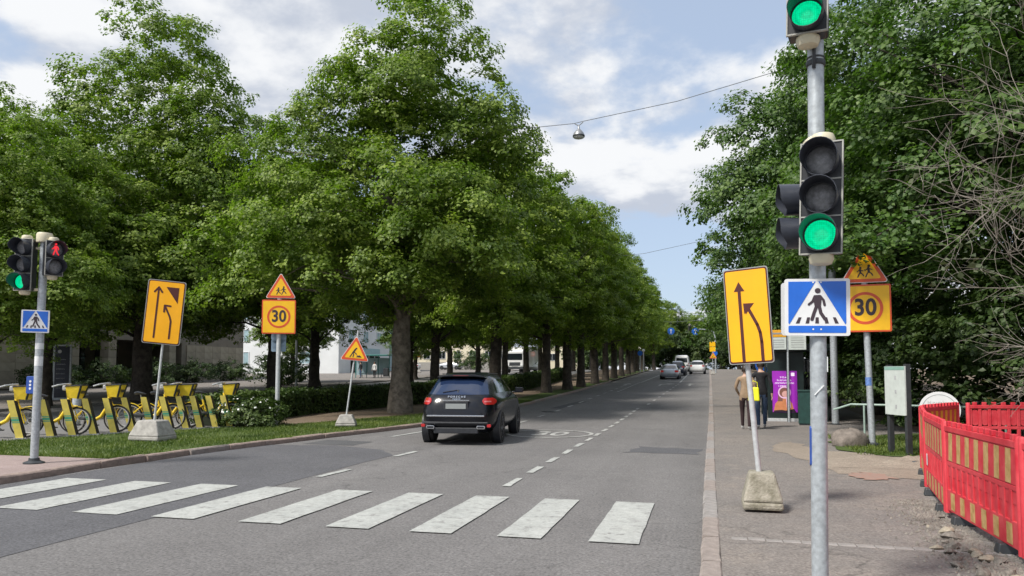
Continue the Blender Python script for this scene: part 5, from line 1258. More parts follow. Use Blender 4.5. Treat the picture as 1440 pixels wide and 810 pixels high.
# white round-topped board behind the barriers
t = thing('round_top_board', 'white round-topped board rising behind the red barriers', 'board', (4.42, 16.3, .1), (0, 0, R(-14)))
b = MB(); b.disc(0, .78, .36, 0, .04, 0, 36); b.build('panel', SG_WHITE, t, .004)
b = MB(); b.ring(.295, .308, -.002, 0, 0, .78, 40); b.build('ring_line', mat('pale_grey', (.35, .37, .37), .6, var=.05), t)
glyph_line('printed_line', t, mat('pale_letter', (.45, .46, .45), .6, var=0), 0, .93, .40, .06, -.0025, 5)
b = MB(); [b.box((s_ * .25, .03, .25), (.05, .04, .55)) for s_ in (-1, 1)]; b.build('leg', GALV, t)
# info board
t = thing('info_board', 'narrow notice board on two dark posts beside the boulder', 'info board', (3.47, 15.30, .1), (0, 0, R(-70)))
for x in (-.27, .27):
    b = MB(); b.box((x, 0, .82 + (0 if x < 0 else .01)), (.075, .10, 1.68)); b.build('post', DARKST, t, .006)
b = MB(); b.prism(rrect(.62, .90, .01), -.075, -.051); b.build('notice_panel', BOARDP, t, 0, (0, 0, 1.18))
b = MB(); b.box((0, -.078, 1.595), (.60, .004, .06)); b.build('header', BOARDT, t)
for z in (1.42, 1.16, .88):
    b = MB(); b.box((.03, -.0765, z), (.05, .003, .07)); b.build('picture', GREYP, t)
# boulder
def lump(name, rad, seed, m, parent=None, n=14, k=9, amp=.16, flat=.25):
    rng = np.random.default_rng(seed); V = []; Fc = []; ph = rng.uniform(0, 6.28, 8)
    for j in range(k + 1):
        e = -math.pi / 2 + math.pi * j / k
        for i in range(n):
            a = 2 * math.pi * i / n; d = Vector((math.cos(a) * math.cos(e), math.sin(a) * math.cos(e), math.sin(e)))
            q = 1 + amp * (math.sin(2 * a + ph[0] + 2 * e) * .6 + math.sin(3 * a + ph[1] - 3 * e) * .4 + math.sin(5 * d.z + ph[2]) * .4) + rng.normal(0, amp * .15)
            V.append((d.x * rad[0] * q, d.y * rad[1] * q, max(d.z * rad[2] * q, -flat * rad[2]) + flat * rad[2]))
    for j in range(k):
        for i in range(n): Fc.append((j * n + i, j * n + (i + 1) % n, (j + 1) * n + (i + 1) % n, (j + 1) * n + i))
    return MB().add(V, Fc, 0, True).build(name, m, parent, sharp=50)
o = lump('boulder', (.36, .30, .30), 3, ROCKM, None, 22, 14, .10); o.location = (2.85, 16.75, .09); tag(o, 'brownish grey boulder at the foot of the right speed sign', 'boulder')
def heap(x, y, rx, ry, h, seed, label):
    rng = np.random.default_rng(seed); n = 26; V = []; Fc = []; ph = rng.uniform(0, 6.28, 6)
    for j in range(n + 1):
        for i in range(n + 1):
            u, v = 2 * i / n - 1, 2 * j / n - 1; a_ = math.atan2(v, u); r = math.hypot(u, v) / (1 + .18 * math.sin(3 * a_ + ph[0]) + .1 * math.sin(5 * a_ + ph[1]))
            z = h * max(0, 1 - r * r) ** 1.6 * (1 + .35 * math.sin(6 * u + ph[2]) * math.sin(5 * v + ph[3]) + rng.normal(0, .10))
            V.append((x + u * rx, y + v * ry, .104 + z if r < 1 else .08))
    for j in range(n):
        for i in range(n): k = j * (n + 1) + i; Fc.append((k, k + 1, k + n + 2, k + n + 1))
    tag(link('soil_heap', fast_mesh('soil_heap', V, Fc, SAND, True)), label, 'soil')
heap(3.75, 13.5, 1.1, .75, .16, 9, 'low heap of dug sand beside the red barriers')
heap(2.55, 13.9, .9, 1.0, .07, 12, 'flat sand spill at the far end of the barriers')
# rubble along the barrier foot
rng = np.random.default_rng(91); ms = []
for k in range(6):
    o = lump('rubble_stone', (.5, .38, .30), 100 + k, STONE if k % 3 else mat('rubble_pale', (.30, .265, .205), .9, var=.25, scale=6), None, 9, 6, .2, .3); ms.append(o.data); bpy.data.objects.remove(o)
for k in range(34):
    s_ = rng.random() ** .8; y = 9.6 - 3.9 * s_; x = np.interp(y, [5, 7, 9, 10], [2.3, 2.12, 2.28, 2.45]) + rng.normal(0, .10) - .05; sz = rng.uniform(.05, .15) * (1.15 if y < 8 else .8)
    ki = int(rng.integers(6)); o = link('rubble_stone', ms[ki], None, (x, y, .098), (rng.normal(0, .25), rng.normal(0, .25), rng.uniform(0, 6.28))); o.scale = (sz, sz, sz)
    tag(o, ('fist-sized ' if sz < .09 else 'hefty ') + ('dusty grey' if ki % 3 else 'pale buff') + ' stone at the foot of the ' + ('nearest barrier' if y < 6.75 else 'third red barrier of the front line' if y < 8.75 else 'second red barrier of the front line'), 'stone', 'loose rubble along the red barriers')
P = np.stack([rng.normal(2.2, .19, 2600), rng.uniform(5.4, 9.9, 2600), np.full(2600, .102)], 1); P[:, 0] += np.interp(P[:, 1], [5, 7, 9, 10], [.05, -.05, .1, .25])
sz = rng.uniform(.006, .022, 2600); base = np.array([(1, 0, 0), (-.5, .87, 0), (-.5, -.87, 0), (0, 0, 1.1)]); V = []; 
ang = rng.uniform(0, 6.28, 2600); c_, s_ = np.cos(ang), np.sin(ang)
Bx = base[None, :, 0] * c_[:, None] - base[None, :, 1] * s_[:, None]; By = base[None, :, 0] * s_[:, None] + base[None, :, 1] * c_[:, None]
V = np.stack([P[:, None, 0] + Bx * sz[:, None], P[:, None, 1] + By * sz[:, None], P[:, None, 2] + base[None, :, 2] * sz[:, None]], 2).reshape(-1, 3)
k4 = np.arange(2600)[:, None] * 4; T = np.concatenate([k4 + [0, 1, 3], k4 + [1, 2, 3], k4 + [2, 0, 3]], 1).reshape(-1, 3)
tag(link('gravel', fast_mesh('gravel', V, T, STONE)), 'loose gravel and crushed stone along the red barriers', 'gravel', None, 'stuff')
# pale handrail
t = thing('handrail', 'pale green tubular handrail behind the boulder and info board', 'railing')
b = MB(); b.tube([(3.0, 19.6, .72), (3.35, 19.4, .86), (4.6, 18.9, .86), (6.6, 18.0, .86)], .024, 8); b.build('rail', PALEG, t)
for x, y in ((3.62, 19.29), (4.9, 18.77), (6.2, 18.2)):
    b = MB(); b.tube([(x, y, .05), (x, y, .845)], .022, 8); b.build('post', PALEG, t)

# ---------------------------------------------------------------- bus shelter with poster
t = thing('bus_shelter', 'dark green glass bus shelter holding a purple backlit poster', 'bus shelter', (1.80, 24.5, .11), (0, 0, R(-2)))
for x, y in ((0, 0), (1.75, 0), (0, 3.2), (1.75, 3.2)):
    b = MB(); b.box((x, y, 1.12), (.07, .07, 2.24)); b.build('post', GREENST, t, .006)
b = MB(); b.box((.87, 1.6, 2.30), (2.1, 3.7, .14)); b.build('roof', GREENST, t, .03)
b = MB(); b.box((.87, -.21, 2.28), (2.06, .04, .20)); b.build('fascia', GREENST, t, .006)
b = MB(); b.box((1.75, 1.6, 1.1), (.012, 3.06, 1.8)); b.build('glass_pane', GLASS_D, t)
b = MB(); b.box((.87, 3.2, 1.1), (1.66, .012, 1.8)); b.build('glass_pane', GLASS_D, t)
b = MB(); b.box((1.5, 1.6, .45), (.36, 2.0, .05)); b.box((1.5, .9, .21), (.05, .05, .42)); b.box((1.5, 2.3, .21), (.05, .05, .42)); b.build('bench', DARKST, t)
b = MB(); b.box((.58, .0, 1.10), (1.06, .12, 2.10)); b.build('poster_case', GREENST, t, .012)
b = MB(); b.box((.58, -.045, .06), (1.1, .14, .10)); b.build('plinth', GALV_L, t, .006)
po = MB(); po.prism(rrect(.82, 1.44, .01), -.072, -.0605); po = po.build('poster', ADPUR, t, 0, (.55, 0, .93)); po.scale = (.88, 1, .88)
y = -.0735
for i, wl_ in enumerate((.27, .48, .62, .38)): glyph_line('printed_line', po, ADWHITE, -.01, .50 - .10 * i, wl_, .07, y, 20 + i)
b = MB(); b.prism(rrect(.12, .12, .02, 3, .27, .60), y, -.072); b.build('logo', ADWHITE, po)
b = MB(); b.prism([(-.38, -.70), (.30, -.70), (.24, -.42), (.14, -.28), (-.02, -.22), (-.20, -.28), (-.32, -.42)], y, -.072); b.build('figure_coat', ADORANGE, po)
b = MB(); b.disc(-.03, -.06, .19, y - .001, -.072, 0, 24); b.prism([(-.22, -.08), (-.06, -.08), (-.08, -.34), (-.24, -.34)], y - .0012, -.072); b.build('figure_hair', ADHAIR, po)
b = MB(); b.disc(.02, -.09, .115, y - .002, -.072, 0, 20); b.build('figure_face', ADSKIN, po)
b = MB(); b.ring(.17, .215, y - .003, -.072, -.01, -.03, 30); b.prism([(.04, -.24), (.16, -.22), (.20, -.56), (.06, -.60)], y - .0022, -.072); b.build('figure_scarf', ADPINK, po)
b = MB(); b.prism([(-.38, -.715), (.36, -.715), (.30, -.60), (.02, -.66), (-.10, -.64), (-.36, -.66)], y - .004, -.072); b.build('figure_dark', ADDARK, po)
b = MB(); b.tube([(.62, -.20, 0), (.62, -.20, 2.15)], .022, 10); b.build('front_post', DARKST, t)
# stop display above the shelter
t = thing('bus_stop_display', 'orange and white bus stop boards above the shelter', 'bus stop sign', (2.42, 24.0, .11), (0, 0, R(-3)))
b = MB(); b.tube([(0, .06, 0), (0, .06, 3.0)], .032, 10); b.build('post', GALV, t)
b = MB(); b.box((-.28, 0, 2.70), (.48, .03, .22)); b.build('orange_board', mat('stop_orange', (.75, .36, .02), .5, var=.15, scale=9), t, .006)
b = MB(); b.box((-.28, 0, 2.395), (.48, .03, .37)); b.build('white_board', BOARDP, t, .006)
b = MB(); b.box((.27, 0, 2.49), (.50, .03, .58)); b.build('white_board', BOARDP, t, .006)
b = MB(); [b.box((-.28, -.017, 2.5 - .07 * k), (.36, .003, .02)) for k in range(4)]; [b.box((.27, -.017, 2.7 - .07 * k), (.36, .003, .018)) for k in range(7)]; b.box((-.28, -.017, 2.70), (.30, .003, .05)); b.build('printed_lines', SG_BACK, t)
# cabinet, grey post, round blue sign
t = thing('utility_cabinet', 'dark teal utility cabinet at the right end of the bus shelter', 'cabinet', (2.78, 23.0, .1), (0, 0, R(-5)))
b = MB(); b.box((0, 0, .52), (.42, .34, .92)); b.build('case', TEALST, t, .012); b = MB(); b.box((0, 0, 1.0), (.46, .38, .05)); b.build('lid', TEALST, t, .01); b = MB(); b.box((0, 0, .04), (.38, .30, .08)); b.build('plinth', DARKST, t); b = MB(); b.box((.12, -.175, .62), (.03, .02, .09)); b.build('handle', GALV, t)
t = thing('steel_post', 'thick grey steel post standing in the foliage right of the cabinet', 'post', (3.62, 23.4, .1))
post(t, (0, 0, -.05), (0, 0, 4.6), .10, GALV, 16, 'shaft'); b = MB(); b.lathe([(.16, 0), (.16, .04), (.11, .06)], 16); b.build('base_flange', DARKST, t)
t = thing('round_sign', 'round blue sign on a thin post behind the two walkers', 'road sign', (1.98, 27.6, .12), (0, 0, R(-4)))
post(t, (0, 0, 0), (0, 0, 2.1), .03, GALV); b = MB(); b.disc(0, 1.78, .30, -.05, -.035, 0, 28); b.build('disc', SG_BLUE, t); b = MB(); b.prism([(-.2, 1.70), (.2, 1.70), (.2, 1.78), (.08, 1.86), (-.08, 1.86), (-.2, 1.78)], -.054, -.05); b.build('symbol', SG_WHITE, t)

# ---------------------------------------------------------------- people
def person(name, label, loc, rz, h, top_m, leg_m, shoe_m, hair_m, lean=0.0, stride=.16, arms=None, long_hair=False, group=None):
    """body grown as one skin over a posed skeleton; front is +y"""
    k = h / 1.75; J = []; E_ = []; Rd = []; reg = []
    def jn(p, r, g, par=None):
        J.append(Vector(p) * k); Rd.append(r * k if not hasattr(r, '__len__') else (r[0] * k, r[1] * k)); reg.append(g)
        if par is not None: E_.append((par, len(J) - 1))
        return len(J) - 1
    pel = jn((0, 0, .97), (.135, .115), 'top'); wai = jn((0, .0, 1.13), (.13, .10), 'top', pel); che = jn((0, .01 + lean, 1.32), (.155, .115), 'top', wai)
    sh_ = jn((0, .0 + lean, 1.44), (.12, .09), 'top', che); nk = jn((0, .01 + lean, 1.52), .055, 'skin', sh_)
    hd0 = jn((0, .02 + lean, 1.60), (.075, .085), 'skin', nk); hd1 = jn((0, .025 + lean, 1.68), (.078, .092), 'skin', hd0); jn((0, .015 + lean, 1.735), (.05, .06), 'skin', hd1)
    for s_, st in ((-1, stride), (1, -stride)):
        hp = jn((s_ * .095, 0, .90), (.095, .10), 'leg', pel); kn = jn((s_ * .10, st * .55 + .03, .50), .066, 'leg', hp); cf = jn((s_ * .10, st * .8, .33), .058, 'leg', kn)
        an = jn((s_ * .10, st * 1.0 - (.03 if st < 0 else 0), .10), .044, 'leg', cf); hl = jn((s_ * .10, st + .02, .05), .045, 'shoe', an); jn((s_ * .11, st + .16, .035), .035, 'shoe', hl)
        a = arms[0 if s_ < 0 else 1] if arms else ((s_ * .26, -st * .25, 1.16), (s_ * .27, -st * .6 + .06, .92))
        s0 = jn((s_ * .185, lean, 1.42), .066, 'top', sh_); el = jn(a[0], .048, 'top', s0); wr = jn(a[1], .034, 'top', el)
        d = (Vector(a[1]) - Vector(a[0])).normalized(); side = Vector((0, 1, 0)); pm = Vector(a[1]) + d * .07; ph_ = jn(pm, (.030, .022), 'skin', wr)
        for q, ln in ((-.026, .062), (-.009, .075), (.009, .07), (.025, .055)):
            f1 = jn(pm + d * .045 + side * q, .0095, 'skin', ph_); jn(pm + d * (.045 + ln) + side * q * 1.1 + Vector((-s_ * .015, 0, 0)), .0075, 'skin', f1)
        f1 = jn(Vector(a[1]) + d * .045 + side * .04, .010, 'skin', ph_); jn(Vector(a[1]) + d * .085 + side * .055, .008, 'skin', f1)
    me = bpy.data.meshes.new('body'); me.from_pydata([tuple(p) for p in J], E_, [])
    o = bpy.data.objects.new('body', me); COL.objects.link(o)
    md = o.modifiers.new('skin', 'SKIN'); md.use_smooth_shade = True
    for v, r in zip(me.skin_vertices[0].data, Rd): v.radius = r if hasattr(r, '__len__') else (r, r); v.use_root = False
    me.skin_vertices[0].data[0].use_root = True
    o.modifiers.new('sub', 'SUBSURF').render_levels = 1; o.modifiers['sub'].levels = 1
    dg = bpy.context.evaluated_depsgraph_get(); bm = bpy.data.meshes.new_from_object(o.evaluated_get(dg)); bpy.data.objects.remove(o)
    MI = {'top': 0, 'leg': 1, 'shoe': 2, 'skin': 3}; bm.materials.clear()
    for m in (top_m, leg_m, shoe_m, SKIN): bm.materials.append(m)
    segs = [(J[a], J[b], reg[b]) for a, b in E_]
    for f in bm.polygons:
        c = f.center; best = None
        for a, b, g in segs:
            ab = b - a; tt = max(0, min(1, (c - a).dot(ab) / max(ab.length_squared, 1e-9))); dd = (c - a - ab * tt).length
            if best is None or dd < best[0]: best = (dd, g)
        g = best[1]
        if g == 'leg' and c.z > .86 * k: g = 'top'
        f.material_index = MI[g]; f.use_smooth = True
    t = thing(name, label, 'person', loc, (0, 0, rz), group); link('body', bm, t)
    hm = MB(); V = []; Fc = []; n = 16; rows = 8; low = -1.35 if long_hair else -.55
    for j in range(rows + 1):
        e = math.pi / 2 - (math.pi / 2 - math.asin(max(-1, low * .72))) * j / rows if not long_hair else math.pi / 2 - 2.2 * j / rows
        for i in range(n):
            a = 2 * math.pi * i / n; q = 1.0 + .02 * math.sin(5 * a + j)
            front = max(0, math.sin(a)); zz = math.sin(e) * .125
            V.append(Vector((math.cos(a) * math.cos(e) * .104 * q, math.sin(a) * math.cos(e) * (.120 - .012 * front) * q + .012 + lean - .008 * front, 1.672 + max(zz, .028 - .14 * (1 - front) if front > .25 else zz * 1.25))) * k)
    for j in range(rows):
        for i in range(n): Fc.append((j * n + i, j * n + (i + 1) % n, (j + 1) * n + (i + 1) % n, (j + 1) * n + i))
    hm.add(V, Fc, 0, True).build('hair', hair_m, t)
    f = MB(); f.tube([Vector((0, .112 + lean, 1.655)) * k, Vector((0, .13 + lean, 1.625)) * k], [.010 * k, .014 * k], 6); f.build('nose', SKIN, t)
    for s_ in (-1, 1):
        e = MB(); e.lathe([(.001, -.006), (.011, 0), (.001, .006)], 8, 0, Matrix.Translation(Vector((s_ * .031, .105 + lean, 1.655)) * k) @ Matrix.Rotation(R(90), 4, 'X')); e.build('eye', HAIR, t)
        e = MB(); e.tube([Vector((s_ * .082, .01 + lean, 1.675)) * k, Vector((s_ * .09, .0 + lean, 1.645)) * k, Vector((s_ * .080, .012 + lean, 1.615)) * k], [.010 * k, .015 * k, .008 * k], 6); e.build('ear', SKIN, t)
    e = MB(); e.box(Vector((0, .108 + lean, 1.592)) * k, (.045 * k, .01, .010 * k)); e.build('mouth', mat('lips', (.30, .11, .10), .5, var=0), t)
    return t
G_P = 'people walking or waiting'
person('person', 'walker in a beige jacket and dark trousers with white shoes, seen from behind', (1.02, 20.9, .108), R(-6), 1.66, BEIGE, MAROON, SHOEW, HAIR, arms=[((-.27, .03, 1.17), (-.20, .16, 1.0)), ((.26, -.06, 1.16), (.20, -.10, .95))], long_hair=False, group=G_P)
person('person', 'walker in black jacket and blue jeans partly behind the leaning sign post', (1.46, 21.55, .108), R(4), 1.80, CLOTHB, JEANS, SHOEW, HAIR, stride=-.15, group=G_P)
# the bag held by the first walker
t = thing('shoulder_bag', 'bright yellow bag carried by the walker in the beige jacket', 'bag', (1.22, 20.74, .96), (0, 0, R(-6)))
b = MB(); b.box((0, 0, .09), (.30, .09, .36), 0, None, (.86, .7)); b.build('bag_body', BAGY, t, .03)
b = MB(); b.tube([(-.10, 0, .26), (-.09, -.01, .40), (0, -.01, .44), (.09, -.01, .40), (.10, 0, .26)], .010, 6); b.build('strap', BAGY, t)

# ---------------------------------------------------------------- buildings beyond the side street
def window(parent, c, wd, h, axis, m=GLASS_D):
    """axis 'x': in a wall facing +x, 'y': facing -y"""
    b = MB(); f = MB(); e = .06
    if axis == 'x':
        for dy in (-wd / 2, wd / 2): f.box((c[0] + .03, c[1] + dy, c[2]), (.10, e, h + e))
        for dz in (-h / 2, h / 2): f.box((c[0] + .03, c[1], c[2] + dz), (.098, wd - e - .002, e))
        f.box((c[0] + .02, c[1], c[2]), (.06, e * .7, h - e - .004)); b.box((c[0] + .005, c[1], c[2]), (.02, wd - e, h - e))
    else:
        for dx in (-wd / 2, wd / 2): f.box((c[0] + dx, c[1] - .03, c[2]), (e, .10, h + e))
        for dz in (-h / 2, h / 2): f.box((c[0], c[1] - .03, c[2] + dz), (wd - e - .002, .098, e))
        f.box((c[0], c[1] - .02, c[2]), (e * .7, .06, h - e - .004)); b.box((c[0], c[1] - .005, c[2]), (wd - e, .02, h - e))
    fo = f.build('window', SG_WHITE, parent); b.build('pane', m, fo); return fo
t = thing('colonnade_building', 'low stone building with square columns and dark bays behind the bikes', 'building')
gz = .25
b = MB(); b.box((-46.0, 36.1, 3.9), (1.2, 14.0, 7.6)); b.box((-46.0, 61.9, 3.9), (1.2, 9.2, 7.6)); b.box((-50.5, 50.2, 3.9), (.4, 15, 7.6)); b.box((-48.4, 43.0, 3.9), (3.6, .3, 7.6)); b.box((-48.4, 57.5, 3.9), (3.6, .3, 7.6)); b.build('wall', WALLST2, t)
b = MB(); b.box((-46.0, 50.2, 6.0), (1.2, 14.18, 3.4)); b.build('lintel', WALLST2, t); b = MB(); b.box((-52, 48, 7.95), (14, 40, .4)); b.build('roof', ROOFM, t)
def block_mesh(d, m, name='stone_block'):
    b = MB(); b.box((0, 0, 0), d); o = b.build(name, m); bv = o.data; bpy.data.objects.remove(o); return bv
pm = [block_mesh((.10, 1.18, .585), x) for x in (WALLST, mat('stone_b', (.30, .265, .21), .9, var=.14, scale=1.5), mat('stone_c', (.36, .32, .25), .9, var=.14, scale=1.5))]
for y0, n in ((31.0, 10), (57.9, 7)):
    for i in range(n):
        for j in range(6): link('stone_panel', pm[NOISE.randrange(3)], t, (-45.36, y0 + .6 + 1.2 * i, .6 + .6 * j + gz))
cm_ = [block_mesh((.80, .80, .60), x) for x in (WALLST, MATS['stone_b'], MATS['stone_c'])]
for y in (45.0, 48.6, 52.1, 55.4):
    for j in range(7): link('column_block', cm_[NOISE.randrange(3)], t, (-45.2, y, .42 + .615 * j + gz))
for y in (46.8, 50.3, 53.8):
    b = MB(); b.box((-50.25, y, 2.3), (.06, 2.4, 2.8)); b.build('pane', GLASS_D, t); b = MB(); b.box((-50.2, y, 2.3), (.1, .07, 2.9)); b.box((-50.2, y, 3.0), (.09, 2.5, .07)); b.build('mullion', DARKST, t)
b = MB(); b.tube([(-47.0, 44.6, .9), (-47.0, 47.4, 2.0)], .05, 8); b.tube([(-47.0, 49.6, 1.6), (-47.0, 54.6, 1.6)], .04, 8); b.build('ramp_rail', GALV, t)

t = thing('white_building', 'white building with a glass corner behind the teal bus shelter', 'building')
z0 = zg(96)
b = MB(); b.box((-54, 96, z0 + 6), (16, 16, 12.2)); b.build('wall', WALLWH, t); b = MB(); b.box((-54, 96, z0 + 12.3), (16.4, 16.4, .3)); b.build('roof', ROOFM, t)
b = MB(); b.box((-50.0, 106.1, z0 + 6), (8, 4, 12.2)); b.build('glass_corner', WALLGL, t)
for j in range(6):
    b = MB(); b.box((-45.96, 106.1, z0 + 1 + 2 * j), (.1, 3.9, .08)); b.build('mullion', GALV, t)
for j in range(3):
    for i in range(3): window(t, (-45.99, 91.5 + 4.4 * i, z0 + 5.0 + 3.0 * j), 1.6, 1.6, 'x', WALLGL)
    for i in range(3): window(t, (-60 + 4.6 * i, 87.99, z0 + 2.0 + 3.0 * j), 1.6, 1.6, 'y', WALLGL)
b = MB(); b.box((-45.97, 96.0, z0 + 3.0), (.12, 9, .9)); b.build('sign_fascia', mat('fascia_blue', (.30, .46, .50), .5, var=.1), t)
for i in range(5):
    b = MB(); b.box((-45.98, 92.2 + 1.9 * i, z0 + 1.25), (.08, 1.6, 2.3)); b.build('shop_window', GLASS_D, t)

t = thing('apartment_block', 'cream apartment block with small windows far behind the trunks', 'building')
z0 = zg(140)
b = MB(); b.box((-49, 146, z0 + 6.5), (20, 12, 13.4)); b.build('wall', WALLCR, t); b = MB(); b.box((-49, 146, z0 + 13.4), (20.6, 12.6, .5)); b.build('roof', ROOFM, t)
b = MB(); b.box((-49, 139.97, z0 + .8), (19.9, .1, 1.6)); b.build('plinth', mat('plinth_grey', (.30, .29, .27), .9, var=.1), t)
for j in range(4):
    for i in range(6): window(t, (-57 + 3.2 * i, 139.99, z0 + 3.0 + 3.0 * j), 1.4, 1.5, 'y')
    for i in range(3): window(t, (-38.99, 142.5 + 3.4 * i, z0 + 3.0 + 3.0 * j), 1.3, 1.5, 'x')
t = thing('pale_house', 'pale house seen between trunks left of the lorry', 'building')
b = MB(); b.box((-31, 168, zg(160) + 6), (9, 10, 12)); b.build('wall', WALLCR, t); b = MB(); b.box((-31, 168, zg(160) + 12.2), (9.6, 10.6, .5)); b.build('roof', ROOFM, t)
for j in range(3):
    for i in range(2): window(t, (-33 + 3.6 * i, 162.99, zg(160) + 3 + 3 * j), 1.3, 1.5, 'y')
t = thing('long_pale_building', 'long pale building closing the view behind the old lindens', 'building')
b = MB(); b.box((-92, 84, 6), (18, 60, 12)); b.build('wall', WALLST, t); b = MB(); b.box((-92, 84, 12.2), (18.6, 60.6, .5)); b.build('roof', ROOFM, t)
for i in range(9):
    for j in range(3): window(t, (-82.99, 60 + 6 * i, 3.5 + 3.2 * j), 1.8, 1.7, 'x')

# teal bus shelter across the side street, people waiting
t = thing('bus_shelter', 'teal framed bus shelter across the side street in front of the white building', 'bus shelter', (-32.6, 69.2, zg(69.5) + .13), (0, 0, R(8)))
TEALF = mat('teal_frame', (.04, .20, .18), .5, var=.15)
for x in (-1.75, -.6, .6, 1.75):
    b = MB(); b.box((x, .6, 1.1), (.06, .06, 2.2)); b.build('post', TEALF, t)
b = MB(); b.box((0, .2, 2.26), (3.8, 1.5, .12)); b.build('roof', TEALF, t, .02)
for x in (-1.17, 0, 1.17):
    b = MB(); b.box((x, .62, 1.15), (1.08, .012, 1.7)); b.build('glass_pane', WALLGL, t)
b = MB(); b.box((0, .35, .45), (2.6, .34, .05)); [b.box((x, .35, .21), (.05, .05, .42)) for x in (-1, 1)]; b.build('bench', DARKST, t)
b = MB(); b.box((1.5, .3, .55), (.5, .4, .85)); b.build('litter_bin', DARKST, t, .03)
person('person', 'person in a pale top and dark trousers waiting at the teal shelter', (-31.9, 68.6, zg(68.6) + .13), R(170), 1.6, SHOEW, CLOTHB, CLOTHB, HAIR, stride=.03, group=G_P)
person('person', 'person in dark clothes standing left in the teal shelter', (-33.5, 68.8, zg(68.8) + .13), R(150), 1.65, CLOTHB, JEANS, CLOTHB, HAIR, stride=.04, group=G_P)
# double-arm lamp post, info totem, bollard
t = thing('lamp_post', 'grey lamp post with two flat arms beside the left speed sign', 'street lamp', (-29.3, 49.5, zg(49.5) + .13))
post(t, (0, 0, -.05), (0, 0, 5.9), .09, GALV, 12, 'pole'); b = MB(); b.tube([(-.1, 0, 5.86), (2.4, .5, 5.9)], .05, 8); b.tube([(0, 0, 5.5), (1.6, -.2, 5.52)], .04, 8); b.build('arm', GALV, t)
for p in ((1.9, .4, 5.93), (1.3, -.16, 5.55)):
    b = MB(); b.box(p, (1.1, .32, .12), 0, None, (.8, .7)); b.build('lamp_head', GALV_L, t, .02)
t = thing('info_totem', 'tall dark info totem with a pale frame in front of the colonnade', 'info totem', (-31.6, 31.0, zg(31) + .13), (0, 0, R(38)))
b = MB(); b.box((0, 0, 1.4), (.80, .22, 2.8)); b.build('frame', GALV, t, .01); b = MB(); b.box((0, -.112, 1.42), (.64, .012, 2.6)); b.build('screen', mat('totem_face', (.012, .018, .035), .3, var=.3, scale=5), t)
for k in range(7): glyph_line('printed_line', t, GREYP, -.05, 2.05 - .24 * k, .4, .05, -.121, 40 + k)
b = MB(); b.disc(-.12, 2.45, .09, -.122, -.118, 0, 14); b.build('emblem', GREYP, t)
t = thing('bollard', 'short grey steel bollard behind the bikes by the signal pole', 'bollard', (-17.7, 17.9, .1))
b = MB(); b.lathe([(.11, 0), (.11, .95), (.10, 1.0), (.05, 1.03), (.001, 1.035)], 16); b.build('shaft', GALV, t); b = MB(); b.lathe([(.14, -.01), (.14, .03), (.112, .04)], 16); b.build('collar', DARKST, t)
# orange roadworks triangle across the side street
t = thing('roadworks_sign', 'small orange triangle sign across the side street before the white car', 'road sign', (-36.5, 92, zg(92) + .13), (0, 0, R(20)))
post(t, (0, 0, 0), (0, 0, 2.8), .03, GALV_L); tri_sign(t, .9, (0, -.05, 2.0), (0, 0, 0), 'works'); block_base(t, .6, .5, .36, .6, .66, CONC)
t = thing('no_entry_sign', 'red round no-entry sign seen between the far trunks', 'road sign', (-18.5, 114, zg(114) + .1), (0, 0, R(8)))
post(t, (0, 0, 0), (0, 0, 2.9), .035, GALV_L); b = MB(); b.disc(0, 2.5, .40, -.06, -.04, 0, 24); b.build('disc', SG_RED, t); b = MB(); b.box((0, -.065, 2.5), (.55, .008, .13)); b.build('bar', SG_WHITE, t)

# ---------------------------------------------------------------- far end of the road
def beacon(label, x, y, h, lit=True, sign=False):
    t = thing('beacon_post', label, 'beacon', (x, y, zg(y) + .1), (0, 0, R(5)), 'beacon posts at the far crossing')
    post(t, (0, 0, 0), (0, 0, h), .06, GALV_L, 10, 'shaft'); b = MB(); b.lathe([(.05, 0), (.16, .06), (.20, .18), (.16, .30), (.05, .36)], 14); b.build('globe', LAMPW if lit else LAMPO, t, 0, (0, 0, h))
    if sign: b = MB(); b.disc(0, h - .6, .32, -.10, -.08, 0, 24); b.build('blue_disc', SG_BLUE, t)
beacon('lone far beacon post with a lit white globe', -8.95, 95, 2.9); beacon('taller far beacon post with lit globe and blue disc', -8.05, 96, 3.0, True, True); beacon('far beacon post close right of the blue disc one', -7.7, 97, 2.6, False)
t = thing('signal_mast', 'far curved mast arm with round blue arrow sign over the right lane', 'traffic light', (1.15, 92, zg(92) + .1), (0, 0, R(2)))
b = MB(); b.tube([(0, 0, 0), (0, 0, 4.2), (-.15, 0, 4.8), (-.7, 0, 5.15), (-2.3, 0, 5.25)], [.09, .08, .07, .06, .05], 10); b.build('mast', GALV, t)
b = MB(); b.disc(-2.3, 4.95, .42, -.08, -.05, 0, 24); dd = b.build('blue_disc', SG_BLUE, t)
b = MB(); b.stroke([(-2.3, 4.7), (-2.3, 5.15)], .08, -.088, -.08); b.prism([(-2.48, 5.05), (-2.12, 5.05), (-2.3, 5.27)], -.089, -.08); b.stroke([(-2.3, 4.8), (-2.1, 4.95)], .07, -.0885, -.08); b.build('arrow', SG_WHITE, dd)
signal_head(t, .30, 3, 2, (-.05, -.15, 3.2), (0, 0, 0), .2, .32); signal_head(t, .30, 3, 9, (-2.95, -.1, 5.25), (0, 0, 0), .2, .32)
b = MB(); b.disc(-.05, 2.35, .3, -.12, -.1, 0, 20); b.build('blue_disc', SG_BLUE, t)
t = thing('overhead_sign', 'round blue arrow sign hung over the middle of the far road', 'road sign', (-3.95, 91, zg(91)), (0, 0, R(2)))
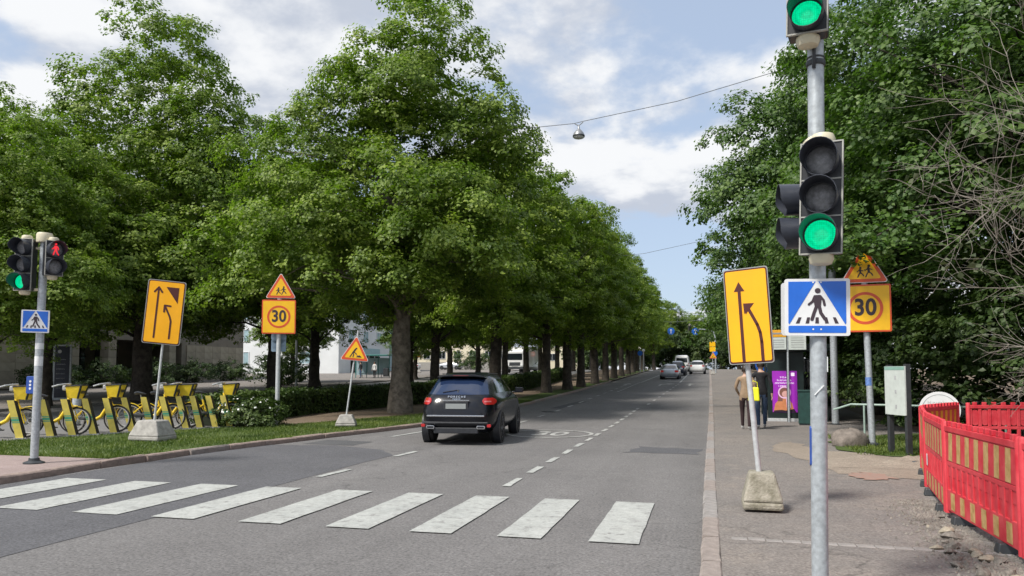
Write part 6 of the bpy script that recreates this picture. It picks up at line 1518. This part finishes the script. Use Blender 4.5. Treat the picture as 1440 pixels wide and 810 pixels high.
b = MB(); b.disc(0, 5.1, .42, -.05, -.02, 0, 24); dd = b.build('blue_disc', SG_BLUE, t); b = MB(); b.stroke([(0, 4.85), (0, 5.25)], .09, -.056, -.05); b.prism([(-.16, 5.2), (.16, 5.2), (0, 5.38)], -.057, -.05); b.build('arrow', SG_WHITE, dd)
b = MB(); b.tube([(0, 0, 5.5), (0, 0, 6.2)], .02, 6); b.build('hanger', WIRE, t)
t = thing('span_wire', 'thin span wire across the far road carrying the blue sign', 'wire')
b = MB(); b.tube([(-12, 91, zg(91) + 6.5), (-3.95, 91, zg(91) + 6.2), (6, 91, zg(91) + 6.6)], .02, 5); b.build('wire', WIRE, t)
t = thing('warning_sign', 'small far yellow sign pair with red triangle at the right kerb', 'road sign', (.75, 84, zg(84) + .1), (0, 0, R(3)))
post(t, (0, 0, 0), (0, 0, 3.6), .03, GALV_L); tri_sign(t, .8, (.05, -.06, 1.75), (0, 0, 0), 'works')
for z in (3.3, 2.75):
    b = MB(); b.prism(rrect(.62, .5, .03, 3, 0, z), -.05, -.03); b.build('yellow_plate', SG_YEL2, t)
block_base(t, .5, .45, .36, .6, .66, CONC)

# ---------------------------------------------------------------- lamp hung over the road
t = thing('hanging_lamp', 'bell-shaped street lamp hung on a wire over the road', 'street lamp', (-4.19, 25.5, 10.27))
t.scale = (1.05, 1.05, 1.05)
b = MB(); b.lathe([(.025, .0), (.035, -.10), (.09, -.16), (.16, -.24), (.185, -.30), (.195, -.33)], 20); b.build('shade', LAMPDK, t)
b = MB(); b.lathe([(.200, -.33), (.205, -.34), (.20, -.385), (.19, -.39)], 20); b.build('rim', DARKST, t)
b = MB(); b.lathe([(.185, -.385), (.17, -.415), (.10, -.44), (.001, -.445)], 20); b.build('diffuser', LAMPO, t)
b = MB(); b.tube([(0, 0, 0), (-.13, 0, .07)], .016, 6); b.tube([(0, 0, 0), (.15, 0, .11)], .016, 6); b.build('hanger', LAMPDK, t)
t = thing('span_wire', 'wire sagging across the road that carries the hanging lamp', 'wire')
b = MB(); b.tube([(-11, 25.5, 10.4), (-7.1, 25.5, 10.32), (-4.36, 25.5, 10.36), (-3.99, 25.5, 10.42), (-.8, 25.5, 10.83), (2.8, 25.5, 11.62), (7.5, 25.5, 12.9)], .012, 6); b.build('wire', WIRE, t)
t = thing('span_wire', 'thinner wire across the road farther on, above the row of lindens', 'wire')
b = MB(); b.tube([(-9, 48, 9.2), (-5.5, 48, 9.12), (-3.7, 48, 9.25), (.25, 48, 9.97), (5, 48, 11.1)], .012, 5); b.build('wire', WIRE, t)
